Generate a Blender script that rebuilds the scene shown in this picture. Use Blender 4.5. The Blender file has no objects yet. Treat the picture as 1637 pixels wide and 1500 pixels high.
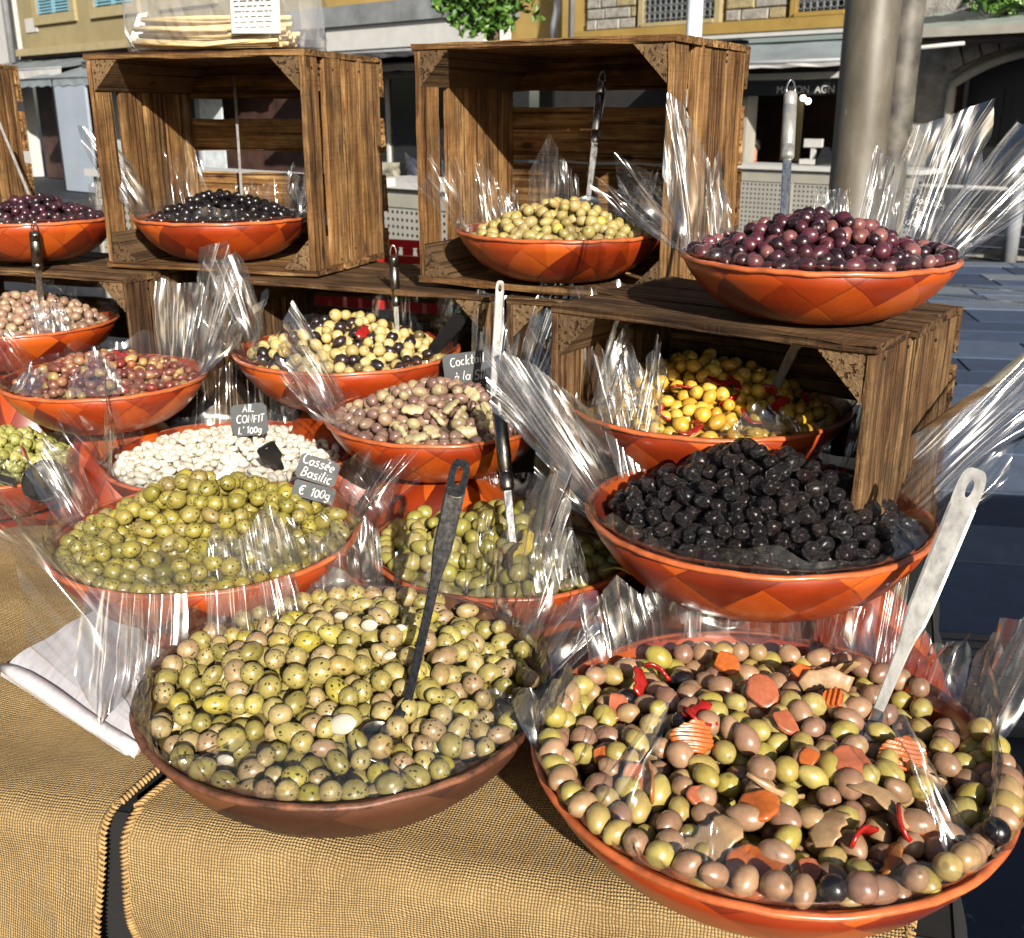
import bpy, bmesh, math, random
import numpy as np
from mathutils import Vector, Matrix, Euler
R_ = math.radians
rng = np.random.default_rng(7)
random.seed(7)
scene = bpy.context.scene
col = scene.collection

# ------------------------------------------------------------------ camera, sky, sun, exposure
EYE = 1.6; PITCH = R_(18.4); FPX = 1700.0
cam_d = bpy.data.cameras.new('camera'); cam = bpy.data.objects.new('camera', cam_d); col.objects.link(cam)
cam.location = (0, 0, EYE); cam.rotation_euler = (math.pi/2 - PITCH, 0, 0)
cam_d.sensor_width = 36; cam_d.sensor_fit = 'HORIZONTAL'; cam_d.lens = 36*FPX/1637
cam_d.clip_start = .02; cam_d.clip_end = 500
cam_d.dof.use_dof = True; cam_d.dof.focus_distance = 1.25; cam_d.dof.aperture_fstop = 14
scene.camera = cam
SUN_AZ, SUN_EL = 16, 24            # degrees to the right of straight behind the camera, and above the horizon
to_sun = Vector((math.sin(R_(SUN_AZ))*math.cos(R_(SUN_EL)), -math.cos(R_(SUN_AZ))*math.cos(R_(SUN_EL)), math.sin(R_(SUN_EL))))
world = bpy.data.worlds.new('World'); scene.world = world; world.use_nodes = True
wn = world.node_tree.nodes; wl = world.node_tree.links
sky = wn.new('ShaderNodeTexSky'); sky.sky_type = 'NISHITA'; sky.sun_disc = False
sky.sun_elevation = R_(SUN_EL); sky.sun_rotation = math.atan2(to_sun.x, to_sun.y)
sky.air_density = 1.0; sky.dust_density = 2.5; sky.ozone_density = 1.0
bg = wn['Background']; bg.inputs[1].default_value = .052
wl.new(sky.outputs[0], bg.inputs[0])
sun_d = bpy.data.lights.new('sun', 'SUN'); sun_d.energy = 5.0; sun_d.angle = R_(.6); sun_d.color = (1, .93, .82)
sun = bpy.data.objects.new('sun', sun_d); col.objects.link(sun)
sun.rotation_euler = (-to_sun).to_track_quat('-Z', 'Y').to_euler(); sun.location = to_sun*30
vs = scene.view_settings; vs.view_transform = 'Standard'; vs.look = 'None'; vs.exposure = .86; vs.gamma = 1; vs.use_curve_mapping = False
cy = scene.cycles; cy.transparent_max_bounces = 24; cy.max_bounces = 8; cy.glossy_bounces = 3; cy.diffuse_bounces = 3
cy.use_denoising = True; cy.caustics_reflective = False; cy.caustics_refractive = False; cy.sample_clamp_indirect = 4

def ray(px, py):
    c, s = math.cos(PITCH), math.sin(PITCH)
    u = (px-818.5)/FPX; v = (750-py)/FPX
    return Vector((u, c+v*s, -s+v*c))
def at(px, py, d): return Vector((0, 0, EYE)) + ray(px, py)*d
def on_z(px, py, z):
    r = ray(px, py); return Vector((0, 0, EYE)) + r*((z-EYE)/r.z)

# ------------------------------------------------------------------ materials
class NT:
    def __init__(s, name):
        s.m = bpy.data.materials.new(name); s.m.use_nodes = True
        s.t = s.m.node_tree; s.n = s.t.nodes; s.l = s.t.links
        s.out = s.n['Material Output']; s.p = s.n['Principled BSDF']
    def new(s, t, **kw):
        n = s.n.new(t)
        for k, v in kw.items(): setattr(n, k, v)
        return n
    def link(s, a, b): s.l.new(a, b)
    def val(s, sock, v):
        if isinstance(v, (int, float, tuple)): sock.default_value = v
        else: s.link(v, sock)
    def math(s, op, a, b=0.0, c=None, clamp=False):
        n = s.new('ShaderNodeMath', operation=op, use_clamp=clamp)
        s.val(n.inputs[0], a); s.val(n.inputs[1], b)
        if c is not None: s.val(n.inputs[2], c)
        return n.outputs[0]
    def vmul(s, a, v):
        n = s.new('ShaderNodeVectorMath', operation='MULTIPLY'); s.val(n.inputs[0], a); s.val(n.inputs[1], v); return n.outputs[0]
    def vadd(s, a, v):
        n = s.new('ShaderNodeVectorMath', operation='ADD'); s.val(n.inputs[0], a); s.val(n.inputs[1], v); return n.outputs[0]
    def noise(s, vec, scale, detail=3, rough=.55, dist=0):
        n = s.new('ShaderNodeTexNoise'); s.link(vec, n.inputs['Vector'])
        n.inputs['Scale'].default_value = scale; n.inputs['Detail'].default_value = detail
        n.inputs['Roughness'].default_value = rough; n.inputs['Distortion'].default_value = dist
        return n.outputs['Fac']
    def ramp(s, fac, stops, interp='LINEAR'):
        n = s.new('ShaderNodeValToRGB'); s.val(n.inputs[0], fac); cr = n.color_ramp; cr.interpolation = interp
        while len(cr.elements) < len(stops): cr.elements.new(.5)
        for e, (p, c) in zip(cr.elements, stops): e.position = p; e.color = (*c, 1)
        return n.outputs[0]
    def mix(s, f, a, b, mode='MIX'):
        n = s.new('ShaderNodeMix', data_type='RGBA', blend_type=mode)
        s.val(n.inputs['Factor'], f)
        for k, v in (('A', a), ('B', b)):
            sk = [i for i in n.inputs if i.name == k and i.type == 'RGBA'][0]
            if isinstance(v, tuple): sk.default_value = (*v, 1)
            else: s.link(v, sk)
        return [o for o in n.outputs if o.type == 'RGBA'][0]
    def bump(s, h, strength=.4, dist=.002):
        n = s.new('ShaderNodeBump'); s.link(h, n.inputs['Height'])
        n.inputs['Strength'].default_value = strength; n.inputs['Distance'].default_value = dist
        s.link(n.outputs[0], s.p.inputs['Normal']); return n.outputs[0]
    def obj(s): return s.new('ShaderNodeTexCoord').outputs['Object']
    def uv(s): return s.new('ShaderNodeTexCoord').outputs['UV']
    def rand(s): return s.new('ShaderNodeObjectInfo').outputs['Random']
    def sep(s, v):
        n = s.new('ShaderNodeSeparateXYZ'); s.link(v, n.inputs[0]); return n.outputs
    def comb(s, x, y, z):
        n = s.new('ShaderNodeCombineXYZ')
        for i, v in enumerate((x, y, z)): s.val(n.inputs[i], v)
        return n.outputs[0]
    def base(s, c): s.val(s.p.inputs['Base Color'], (*c, 1) if isinstance(c, tuple) else c)
    def set(s, **kw):
        for k, v in kw.items(): s.val(s.p.inputs[k.replace('_', ' ')], v)
        return s

def plain(name, c, rough=.6, metal=0, nscale=6, amt=.25, bump=0, bdist=.002, coat=0):
    t = NT(name); o = t.obj(); f = t.noise(o, nscale, 5, .6)
    lo = tuple(x*(1-amt) for x in c); hi = tuple(min(1, x*(1+amt)) for x in c)
    t.base(t.ramp(f, [(.3, lo), (.7, hi)])); t.set(Roughness=rough, Metallic=metal)
    if coat: t.set(Coat_Weight=coat, Coat_Roughness=.12)
    if bump: t.bump(t.noise(o, nscale*4, 4), bump, bdist)
    return t.m

def mat_wood(name, dark, mid, light, rough=.75):
    t = NT(name); o = t.obj(); r = t.rand()
    off = t.comb(t.math('MULTIPLY', r, 37.0), t.math('MULTIPLY', r, 91.0), t.math('MULTIPLY', r, 53.0))
    gs = t.math('MULTIPLY_ADD', t.math('FRACT', t.math('MULTIPLY', r, 13.7)), 85.0, 45.0)
    v = t.vadd(t.vmul(o, t.comb(5.0, gs, gs)), off)
    g1 = t.noise(v, 1.0, 6, .65, .6)
    v2 = t.vadd(t.vmul(o, (2.0, 26.0, 26.0)), off); g2 = t.noise(v2, 1.0, 3, .6, 1.2)
    v3 = t.vadd(t.vmul(o, (9.0, 16.0, 16.0)), off); st = t.noise(v3, 1.0, 4, .7)
    f = t.math('ADD', t.math('MULTIPLY', g1, .6), t.math('MULTIPLY', g2, .4))
    c = t.ramp(f, [(.31, dark), (.48, mid), (.64, light)])
    c = t.mix(t.ramp(st, [(.40, (0, 0, 0)), (.62, (.95,)*3)]), c, t.mix(.62, c, dark))
    grime = t.noise(t.vadd(t.vmul(o, (7.0, 9.0, 9.0)), off), 1.0, 5, .7)
    c = t.mix(t.ramp(grime, [(.48, (0, 0, 0)), (.74, (.7,)*3)]), c, t.mix(.6, c, (.02, .012, .008)))
    c = t.mix(t.math('MULTIPLY_ADD', r, .75, .15), c, t.mix(1.0, c, (.50, .47, .48), 'MULTIPLY'))
    kn = t.new('ShaderNodeTexVoronoi'); t.link(t.vadd(t.vmul(o, (7.0, 17.0, 17.0)), off), kn.inputs['Vector']); kn.inputs['Scale'].default_value = 1.0
    c = t.mix(t.ramp(t.math('ADD', kn.outputs['Distance'], t.math('MULTIPLY', g2, .12)), [(.13, (.9,)*3), (.2, (0, 0, 0))]), c, (.03, .014, .006))
    # saw marks across the grain and open cracks along it
    cr = t.noise(t.vadd(t.vmul(o, (1.5, 150.0, 150.0)), off), 1.0, 2, .5)
    crack = t.ramp(cr, [(.35, (0, 0, 0)), (.43, (1, 1, 1))])
    c = t.mix(crack, t.mix(1.0, c, (.35, .3, .28), 'MULTIPLY'), c)
    t.base(c); t.set(Roughness=rough, Specular_IOR_Level=.2)
    h = t.math('ADD', t.math('MULTIPLY', g1, .8), t.math('MULTIPLY', crack, .5))
    h = t.math('ADD', h, t.math('MULTIPLY', t.noise(t.vmul(o, (160.0, 12.0, 12.0)), 1.0, 2), .25))
    t.bump(h, 1.0, .006)
    return t.m

def mat_bowl(name, base, alt, dark, rough=.3, wear=.4, facets=13, coat=.4):
    """woven bamboo strips under lacquer: a lattice of diamonds round the wall"""
    t = NT(name); uv = t.uv(); s = t.sep(uv)          # u = angle / 2pi, v = height fraction along the wall
    a = t.math('MULTIPLY', s[0], float(facets)); b = t.math('MULTIPLY', t.math('POWER', s[1], 1.6), 1.75)
    p = t.math('ADD', a, b); q = t.math('SUBTRACT', a, b)
    cell = t.comb(t.math('FLOOR', p), t.math('FLOOR', q), 0.0)
    wn_ = t.new('ShaderNodeTexWhiteNoise'); t.link(cell, wn_.inputs['Vector'])
    even = t.math('MODULO', t.math('ABSOLUTE', t.math('ADD', t.math('FLOOR', p), t.math('FLOOR', q))), 2.0)
    o = t.obj()
    gp = t.comb(t.math('MULTIPLY', p, 60.0), t.math('MULTIPLY', q, 3.0), 0.0)
    gq = t.comb(t.math('MULTIPLY', p, 3.0), t.math('MULTIPLY', q, 60.0), 0.0)
    gr = t.new('ShaderNodeMix', data_type='VECTOR'); t.val(gr.inputs['Factor'], even)
    vi = [i for i in gr.inputs if i.type == 'VECTOR']; t.link(gp, vi[0]); t.link(gq, vi[1])
    grain = t.noise([o_ for o_ in gr.outputs if o_.type == 'VECTOR'][0], 1.0, 4, .6)
    big = t.noise(o, 7.0, 4, .6)
    f = t.math('ADD', t.math('MULTIPLY', wn_.outputs['Value'], .42), t.math('MULTIPLY', grain, .40))
    f = t.math('ADD', f, t.math('MULTIPLY', big, .30))
    c = t.ramp(f, [(.33, dark), (.52, base), (.74, alt)])
    edge = t.math('MINIMUM', t.math('PINGPONG', p, .5), t.math('PINGPONG', q, .5))
    seam = t.ramp(edge, [(0, (1, 1, 1)), (.032, (0, 0, 0))])
    seamn = t.math('MULTIPLY', seam, t.ramp(t.noise(o, 14, 2), [(.45, (0, 0, 0)), (.6, (1, 1, 1))]))
    c = t.mix(t.math('MULTIPLY', seamn, .75), c, (.04, .012, .006))
    spots = t.ramp(t.noise(o, 38, 3, .6), [(.68, (0, 0, 0)), (.74, (1, 1, 1))])
    c = t.mix(t.math('MULTIPLY', spots, wear), c, (.05, .018, .01))
    t.base(c); t.set(Roughness=t.math('ADD', t.math('MULTIPLY', big, .3), rough-.02), Coat_Weight=coat, Coat_Roughness=.22, Specular_IOR_Level=.35)
    h = t.math('ADD', t.math('MULTIPLY', grain, .35), t.math('MULTIPLY', seam, -.4))
    t.bump(h, .3, .001)
    return t.m

def mat_olive(name, stops, rough=.25, fleck=None, fl_amt=.5, wrinkle=0, tip=(.10, .07, .03), tip_amt=.6, mottle=.35, sss=0.0):
    """lp = the fruit's own coordinates (unit length along the stone), rn = one number per fruit"""
    t = NT(name)
    lp = t.new('ShaderNodeAttribute', attribute_name='lp').outputs['Vector']
    rn = t.new('ShaderNodeAttribute', attribute_name='rn').outputs['Fac']
    oc = t.sep(t.new('ShaderNodeObjectInfo').outputs['Color'])[0]
    r = t.math('FRACT', t.math('ADD', rn, oc))
    off = t.comb(t.math('MULTIPLY', r, 71.0), t.math('MULTIPLY', r, 133.0), t.math('MULTIPLY', r, 57.0))
    v = t.vadd(lp, off)
    c = t.ramp(r, stops)
    m = t.noise(v, 1.6, 4, .6)
    c = t.mix(t.ramp(m, [(.3, (0, 0, 0)), (.68, (min(1, mottle*1.5),)*3)]), c, t.mix(1.0, c, (.50, .43, .34), 'MULTIPLY'))
    fine = t.noise(v, 14.0, 3, .6)
    c = t.mix(t.ramp(fine, [(.35, (0, 0, 0)), (.7, (.25,)*3)]), c, t.mix(1.0, c, (1.35, 1.3, 1.2), 'MULTIPLY'))
    z = t.sep(lp)[2]
    tipf = t.ramp(t.math('ADD', z, t.math('MULTIPLY', t.math('SUBTRACT', fine, .5), .04)), [(.93, (0, 0, 0)), (.985, (tip_amt,)*3)])
    c = t.mix(tipf, c, tip)
    if fleck:
        vor = t.new('ShaderNodeTexVoronoi'); t.link(t.vmul(v, (3.2, 3.2, 1.7)), vor.inputs['Vector']); vor.inputs['Scale'].default_value = 1.0
        d = t.math('ADD', vor.outputs['Distance'], t.math('MULTIPLY', fine, .35))
        clump = t.noise(v, 1.3, 2)
        fm = t.math('MULTIPLY', t.ramp(d, [(.40, (1, 1, 1)), (.46, (0, 0, 0))]), t.ramp(clump, [(.52-fl_amt*.2, (0, 0, 0)), (.58-fl_amt*.2, (1, 1, 1))]))
        c = t.mix(fm, c, fleck)
    t.base(c)
    t.set(Roughness=t.math('ADD', t.math('MULTIPLY', m, .25), rough-.03), Coat_Weight=.25, Coat_Roughness=.26, Specular_IOR_Level=.5)
    if sss: t.set(Subsurface_Weight=sss, Subsurface_Scale=.004); t.p.inputs['Subsurface Radius'].default_value = (1, .7, .3)
    if wrinkle:
        w = t.noise(t.vmul(v, (2.2, 2.2, 1.1)), 1.5, 3, .55, .8)
        t.bump(t.math('ADD', w, t.math('MULTIPLY', fine, .15)), .9, wrinkle)
    else:
        t.bump(t.math('ADD', t.math('MULTIPLY', fine, .3), m), .25, .0012)
    return t.m

def mat_film(name, milk=.012, rough=.13, tint=(1, 1, 1), ior=1.5, gain=1.7):
    t = NT(name); t.n.remove(t.p)
    o = t.obj()
    tr = t.new('ShaderNodeBsdfTransparent'); tr.inputs[0].default_value = (.97*tint[0], .975*tint[1], .98*tint[2], 1)
    gl = t.new('ShaderNodeBsdfGlossy'); gl.inputs['Roughness'].default_value = rough
    df = t.new('ShaderNodeBsdfDiffuse'); df.inputs[0].default_value = (.85, .87, .9, 1)
    tl = t.new('ShaderNodeBsdfTranslucent'); tl.inputs[0].default_value = (.85, .87, .9, 1)
    h = t.noise(o, 26, 2, .5)
    bp = t.new('ShaderNodeBump'); bp.inputs['Strength'].default_value = .25; bp.inputs['Distance'].default_value = .0015; t.link(h, bp.inputs['Height'])
    t.link(bp.outputs[0], gl.inputs['Normal'])
    fr = t.new('ShaderNodeLayerWeight'); fr.inputs['Blend'].default_value = .5; t.link(bp.outputs[0], fr.inputs['Normal'])   # thin sheet: the same from both sides
    f = t.math('MULTIPLY', t.math('MULTIPLY_ADD', t.math('POWER', fr.outputs['Facing'], 4.5), .8, .055), gain, clamp=True)
    dd = t.new('ShaderNodeMixShader'); dd.inputs[0].default_value = .5; t.link(df.outputs[0], dd.inputs[1]); t.link(tl.outputs[0], dd.inputs[2])
    m1 = t.new('ShaderNodeMixShader'); m1.inputs[0].default_value = milk; t.link(tr.outputs[0], m1.inputs[1]); t.link(dd.outputs[0], m1.inputs[2])
    m2 = t.new('ShaderNodeMixShader'); t.link(f, m2.inputs[0]); t.link(m1.outputs[0], m2.inputs[1]); t.link(gl.outputs[0], m2.inputs[2])
    t.link(m2.outputs[0], t.out.inputs['Surface'])
    return t.m

def mat_burlap():
    t = NT('burlap'); uv = t.uv(); o = t.obj()
    n1 = t.noise(uv, 9, 3); n2 = t.noise(t.vadd(uv, (5.3, 1.7, 0.0)), 60, 2)
    s = t.sep(uv); p = 1/.0033
    u = t.math('ADD', t.math('MULTIPLY', s[0], p), t.math('ADD', t.math('MULTIPLY', n1, 5.0), t.math('MULTIPLY', n2, .9)))
    v = t.math('ADD', t.math('MULTIPLY', s[1], p), t.math('ADD', t.math('MULTIPLY', n1, -4.0), t.math('MULTIPLY', n2, -.9)))
    chk = t.math('MODULO', t.math('ABSOLUTE', t.math('ADD', t.math('FLOOR', u), t.math('FLOOR', v))), 2.0)
    tu = t.math('SINE', t.math('MULTIPLY', t.math('FRACT', u), math.pi)); tv = t.math('SINE', t.math('MULTIPLY', t.math('FRACT', v), math.pi))
    h1 = t.math('MULTIPLY', t.math('POWER', tu, .6), t.math('MULTIPLY_ADD', tv, .75, .25))
    h2 = t.math('MULTIPLY', t.math('POWER', tv, .6), t.math('MULTIPLY_ADD', tu, .75, .25))
    h = t.math('ADD', t.math('MULTIPLY', h1, chk), t.math('MULTIPLY', h2, t.math('SUBTRACT', 1.0, chk)))
    wa = t.noise(t.comb(t.math('MULTIPLY', t.math('FLOOR', u), 7.31), t.math('MULTIPLY', s[1], 26.0), 0.0), 1.0, 3, .6); wb_ = t.noise(t.comb(t.math('MULTIPLY', t.math('FLOOR', v), 5.77), t.math('MULTIPLY', s[0], 26.0), 9.0), 1.0, 3, .6)
    slub = t.math('ADD', t.math('MULTIPLY', wa, chk), t.math('MULTIPLY', wb_, t.math('SUBTRACT', 1.0, chk)))
    h = t.math('MULTIPLY', h, t.math('MULTIPLY_ADD', slub, 1.5, .25))
    fib = t.noise(t.comb(t.math('MULTIPLY', u, 1.0), t.math('MULTIPLY', v, 1.0), 0.0), 2.3, 3)
    c = t.ramp(t.math('ADD', t.math('MULTIPLY', slub, .5), t.math('ADD', t.math('MULTIPLY', fib, .25), t.math('MULTIPLY', n1, .25))), [(.34, (.205, .133, .055)), (.55, (.375, .258, .115)), (.75, (.53, .39, .20))])
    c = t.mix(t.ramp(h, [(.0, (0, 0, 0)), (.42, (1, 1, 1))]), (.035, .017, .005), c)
    t.base(c); t.set(Roughness=.85)
    t.p.inputs['Specular IOR Level'].default_value = .25
    t.bump(h, .9, .0022)
    return t.m

def mat_slab():
    t = NT('paving_stone'); o = t.obj(); r = t.rand()
    f = t.noise(t.vadd(o, t.comb(t.math('MULTIPLY', r, 31.0), 0.0, 0.0)), 6, 6, .7)
    c = t.ramp(r, [(0, (.018, .028, .055)), (.45, (.040, .060, .105)), (.8, (.070, .092, .135)), (1, (.13, .145, .17))])
    c = t.mix(t.ramp(f, [(.35, (0, 0, 0)), (.75, (.6,)*3)]), c, t.mix(1.0, c, (1.7, 1.7, 1.7), 'MULTIPLY'))
    spot = t.ramp(t.noise(o, 17, 2), [(.70, (0, 0, 0)), (.73, (1, 1, 1))])
    c = t.mix(t.math('MULTIPLY', spot, .5), c, (.16, .17, .18))
    t.base(c); t.set(Roughness=.8, Specular_IOR_Level=.25); t.bump(f, .3, .004)
    return t.m

def mat_metal(name, c=(.62, .62, .6), rough=.25, scratch=.3):
    t = NT(name); o = t.obj()
    g = t.noise(t.vmul(o, (40.0, 40.0, 6.0)), 6, 4, .6)
    t.base(t.ramp(g, [(.3, tuple(x*.75 for x in c)), (.7, c)])); t.set(Metallic=1.0, Roughness=t.math('MULTIPLY_ADD', g, scratch, rough-.1))
    t.bump(g, .08, .001)
    return t.m

M = {}
M['crate'] = mat_wood('weathered_crate_wood', (.050, .022, .008), (.27, .135, .045), (.56, .36, .15))
M['crate_low'] = mat_wood('old_rough_wood', (.024, .013, .007), (.135, .070, .029), (.32, .20, .09), .82)
M['corner'] = mat_wood('pale_corner_wood', (.13, .08, .04), (.20, .125, .06), (.28, .18, .088))
M['bowl'] = mat_bowl('red_lacquered_bamboo', (.26, .028, .0035), (.42, .078, .008), (.085, .009, .003))
M['bowl_rim'] = plain('red_lacquer_rim', (.42, .10, .03), .35, nscale=30, amt=.45, coat=.4)
M['bowl_dark'] = mat_bowl('dark_worn_bamboo', (.060, .019, .007), (.13, .050, .018), (.018, .006, .003), .5, .6, coat=.06)
M['rim_dark'] = plain('dark_worn_rim', (.12, .045, .022), .5, nscale=40, amt=.8, bump=.4)
M['film'] = mat_film('clear_cellophane'); M['film_milk'] = mat_film('creased_cellophane', .035, .19, gain=5.0)
M['burlap'] = mat_burlap()
M['steel'] = mat_metal('brushed_steel'); M['steel_dark'] = mat_metal('dark_steel', (.22, .20, .17), .25)  # the second is a darker steel, for dark spoons and nail heads
M['black_plastic'] = plain('black_plastic', (.006, .006, .007), .45)
M['black_cloth'] = plain('black_cloth', (.0035, .0035, .004), .9, nscale=60, bump=.3)
M['slab'] = mat_slab()
M['ground'] = plain('ground_stone', (.012, .014, .02), .7, nscale=2, amt=.35)

# olives (linear base colours along a 0..1 random)
OL = {}
OL['green'] = mat_olive('green_olive_skin', [(0, (.22, .19, .05)), (.3, (.35, .30, .10)), (.6, (.37, .29, .14)), (.8, (.32, .22, .13)), (.9, (.35, .30, .04)), (1, (.42, .37, .11))], .27, (.02, .022, .008), .45, mottle=.5, sss=.08)
OL['herb'] = mat_olive('herbed_olive_skin', [(0, (.20, .18, .035)), (.4, (.31, .265, .055)), (.7, (.28, .23, .08)), (.9, (.34, .29, .04)), (1, (.25, .185, .08))], .27, (.014, .014, .006), .8, mottle=.4, sss=.08)
OL['citron'] = mat_olive('large_green_olive_skin', [(0, (.25, .235, .045)), (.5, (.32, .285, .08)), (.8, (.30, .25, .105)), (1, (.37, .325, .05))], .22, mottle=.3, sss=.1)
OL['mixed'] = mat_olive('mixed_olive_skin', [(0, (.25, .145, .092)), (.25, (.37, .235, .14)), (.42, (.23, .125, .088)), (.60, (.34, .225, .115)), (.70, (.36, .27, .10)), (.85, (.34, .29, .06)), (1, (.38, .315, .11))], .24, mottle=.4, sss=.08)
OL['black'] = mat_olive('dried_black_olive_skin', [(0, (.006, .005, .006)), (.6, (.012, .008, .009)), (1, (.016, .008, .007))], .10, wrinkle=.012, tip_amt=0, mottle=.2)
OL['shiny_black'] = mat_olive('shiny_black_olive_skin', [(0, (.005, .004, .005)), (1, (.012, .009, .011))], .18, tip_amt=0, mottle=.1)
OL['purple'] = mat_olive('purple_olive_skin', [(0, (.016, .006, .010)), (.35, (.040, .010, .018)), (.65, (.075, .017, .030)), (.88, (.13, .036, .050)), (1, (.26, .11, .095))], .2, mottle=.45, tip=(.35, .16, .12), tip_amt=.5)
OL['dark_purple'] = mat_olive('dark_purple_olive_skin', [(0, (.010, .005, .008)), (.6, (.03, .010, .018)), (1, (.06, .016, .026))], .2, mottle=.3, tip_amt=0)
OL['pink'] = mat_olive('pinkish_brown_olive_skin', [(0, (.26, .16, .115)), (.4, (.36, .245, .17)), (.7, (.30, .18, .14)), (1, (.40, .31, .19))], .25, mottle=.4, tip=(.06, .03, .02))
OL['violet'] = mat_olive('violet_brown_olive_skin', [(0, (.17, .095, .085)), (.4, (.25, .15, .12)), (.75, (.31, .21, .145)), (1, (.38, .32, .16))], .24, mottle=.4)
OL['yellow'] = mat_olive('golden_olive_skin', [(0, (.46, .25, .025)), (.4, (.60, .36, .04)), (.75, (.64, .43, .07)), (1, (.48, .38, .06))], .24, mottle=.35)
OL['crate_green'] = mat_olive('khaki_olive_skin', [(0, (.32, .26, .085)), (.5, (.42, .34, .12)), (.85, (.36, .27, .12)), (1, (.48, .43, .08))], .25, mottle=.35)
OL['two_tone'] = mat_olive('pale_and_black_olive_skin', [(0, (.46, .36, .14)), (.35, (.52, .42, .18)), (.62, (.42, .32, .12)), (.66, (.012, .009, .010)), (1, (.03, .016, .016))], .22, mottle=.25)
OL['reddish'] = mat_olive('reddish_olive_skin', [(0, (.11, .03, .025)), (.35, (.20, .07, .05)), (.65, (.31, .16, .09)), (.85, (.40, .28, .10)), (.9, (.28, .02, .02)), (1, (.14, .05, .04))], .23, mottle=.4)
OL['pitted'] = mat_olive('pitted_green_olive_skin', [(0, (.25, .26, .06)), (.5, (.36, .36, .11)), (1, (.46, .44, .16))], .26, (.02, .02, .01), .5, mottle=.4, tip=(.03, .03, .01), tip_amt=.9)
OL['garlic'] = mat_olive('garlic_skin', [(0, (.50, .46, .37)), (.6, (.60, .575, .50)), (1, (.56, .48, .38))], .33, tip_amt=0, mottle=.12, sss=.1)

# ------------------------------------------------------------------ mesh helpers
def mesh_obj(name, V, F, m, parent=None, smooth=False, uv=None, attrs=None):
    me = bpy.data.meshes.new(name); me.from_pydata([tuple(v) for v in V], [], [tuple(int(i) for i in f) for f in F])
    if uv is not None:
        lay = me.uv_layers.new(name='UVMap'); idx = np.empty(len(me.loops), np.int32); me.loops.foreach_get('vertex_index', idx)
        lay.data.foreach_set('uv', np.asarray(uv, np.float32)[idx].ravel())
    if attrs:
        for k, (ty, a) in attrs.items():
            at_ = me.attributes.new(k, ty, 'POINT'); at_.data.foreach_set('vector' if ty == 'FLOAT_VECTOR' else 'value', np.asarray(a, np.float32).ravel())
    if smooth: me.polygons.foreach_set('use_smooth', [True]*len(me.polygons))
    if m: me.materials.append(m)
    me.update()
    o = bpy.data.objects.new(name, me); col.objects.link(o)
    if parent: o.parent = parent
    return o
def tag(o, label=None, cat=None, group=None, kind=None):
    for k, v in (('label', label), ('category', cat), ('group', group), ('kind', kind)):
        if v: o[k] = v
    return o
def empty(name, loc, rot=(0, 0, 0)):
    o = bpy.data.objects.new(name, None); o.empty_display_size = .05; col.objects.link(o); o.location = loc; o.rotation_euler = rot; return o
def link_copy(o, parent=None):
    c = o.copy(); col.objects.link(c); c.parent = parent
    for ch in list(o.children): link_copy(ch, c)
    return c
class MB:
    def __init__(s): s.V = []; s.F = []
    def add(s, V, F):
        n = len(s.V); s.V += [tuple(v) for v in V]; s.F += [tuple(i+n for i in f) for f in F]; return s
    def box(s, a, b):
        (x0, y0, z0), (x1, y1, z1) = a, b
        return s.add([(x0, y0, z0), (x1, y0, z0), (x1, y1, z0), (x0, y1, z0), (x0, y0, z1), (x1, y0, z1), (x1, y1, z1), (x0, y1, z1)],
                     [(0, 3, 2, 1), (4, 5, 6, 7), (0, 1, 5, 4), (1, 2, 6, 5), (2, 3, 7, 6), (3, 0, 4, 7)])
    def prism(s, pts, d):        # polygon in 3d extruded by vector d
        n = len(pts); P = [Vector(p) for p in pts]; d = Vector(d)
        return s.add(P+[p+d for p in P], [tuple(range(n))[::-1], tuple(range(n, 2*n))]+[(i, (i+1) % n, (i+1) % n+n, i+n) for i in range(n)])
    def tube(s, pts, r, n=10, cap=True):
        pts = [Vector(p) for p in pts]; rs = r if isinstance(r, (list, tuple)) else [r]*len(pts); V = []; F = []
        up = Vector((.123, .31, .94))
        for i, p in enumerate(pts):
            t = (pts[min(i+1, len(pts)-1)]-pts[max(i-1, 0)]).normalized(); a = t.cross(up).normalized(); b = t.cross(a)
            for k in range(n):
                w = 2*math.pi*k/n; V.append(p+(a*math.cos(w)+b*math.sin(w))*rs[i])
        for i in range(len(pts)-1):
            for k in range(n): F.append((i*n+k, i*n+(k+1) % n, (i+1)*n+(k+1) % n, (i+1)*n+k))
        if cap: F += [tuple(range(n))[::-1], tuple(range((len(pts)-1)*n, len(pts)*n))]
        return s.add(V, F)
    def lathe(s, prof, n=48, c=(0, 0, 0)):
        V = []; F = []
        for r, z in prof:
            for k in range(n):
                w = 2*math.pi*k/n; V.append((c[0]+r*math.cos(w), c[1]+r*math.sin(w), c[2]+z))
        for i in range(len(prof)-1):
            for k in range(n): F.append((i*n+k, i*n+(k+1) % n, (i+1)*n+(k+1) % n, (i+1)*n+k))
        return s.add(V, F)
    def build(s, name, m, parent=None, smooth=False): return mesh_obj(name, s.V, s.F, m, parent, smooth)

def fbm1(x, seed):          # smooth 1-d wobble for edges
    return sum(math.sin(x*f+seed*1.7+f*.3)*a for f, a in ((3.1, .5), (7.7, .3), (17.3, .2)))

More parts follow.
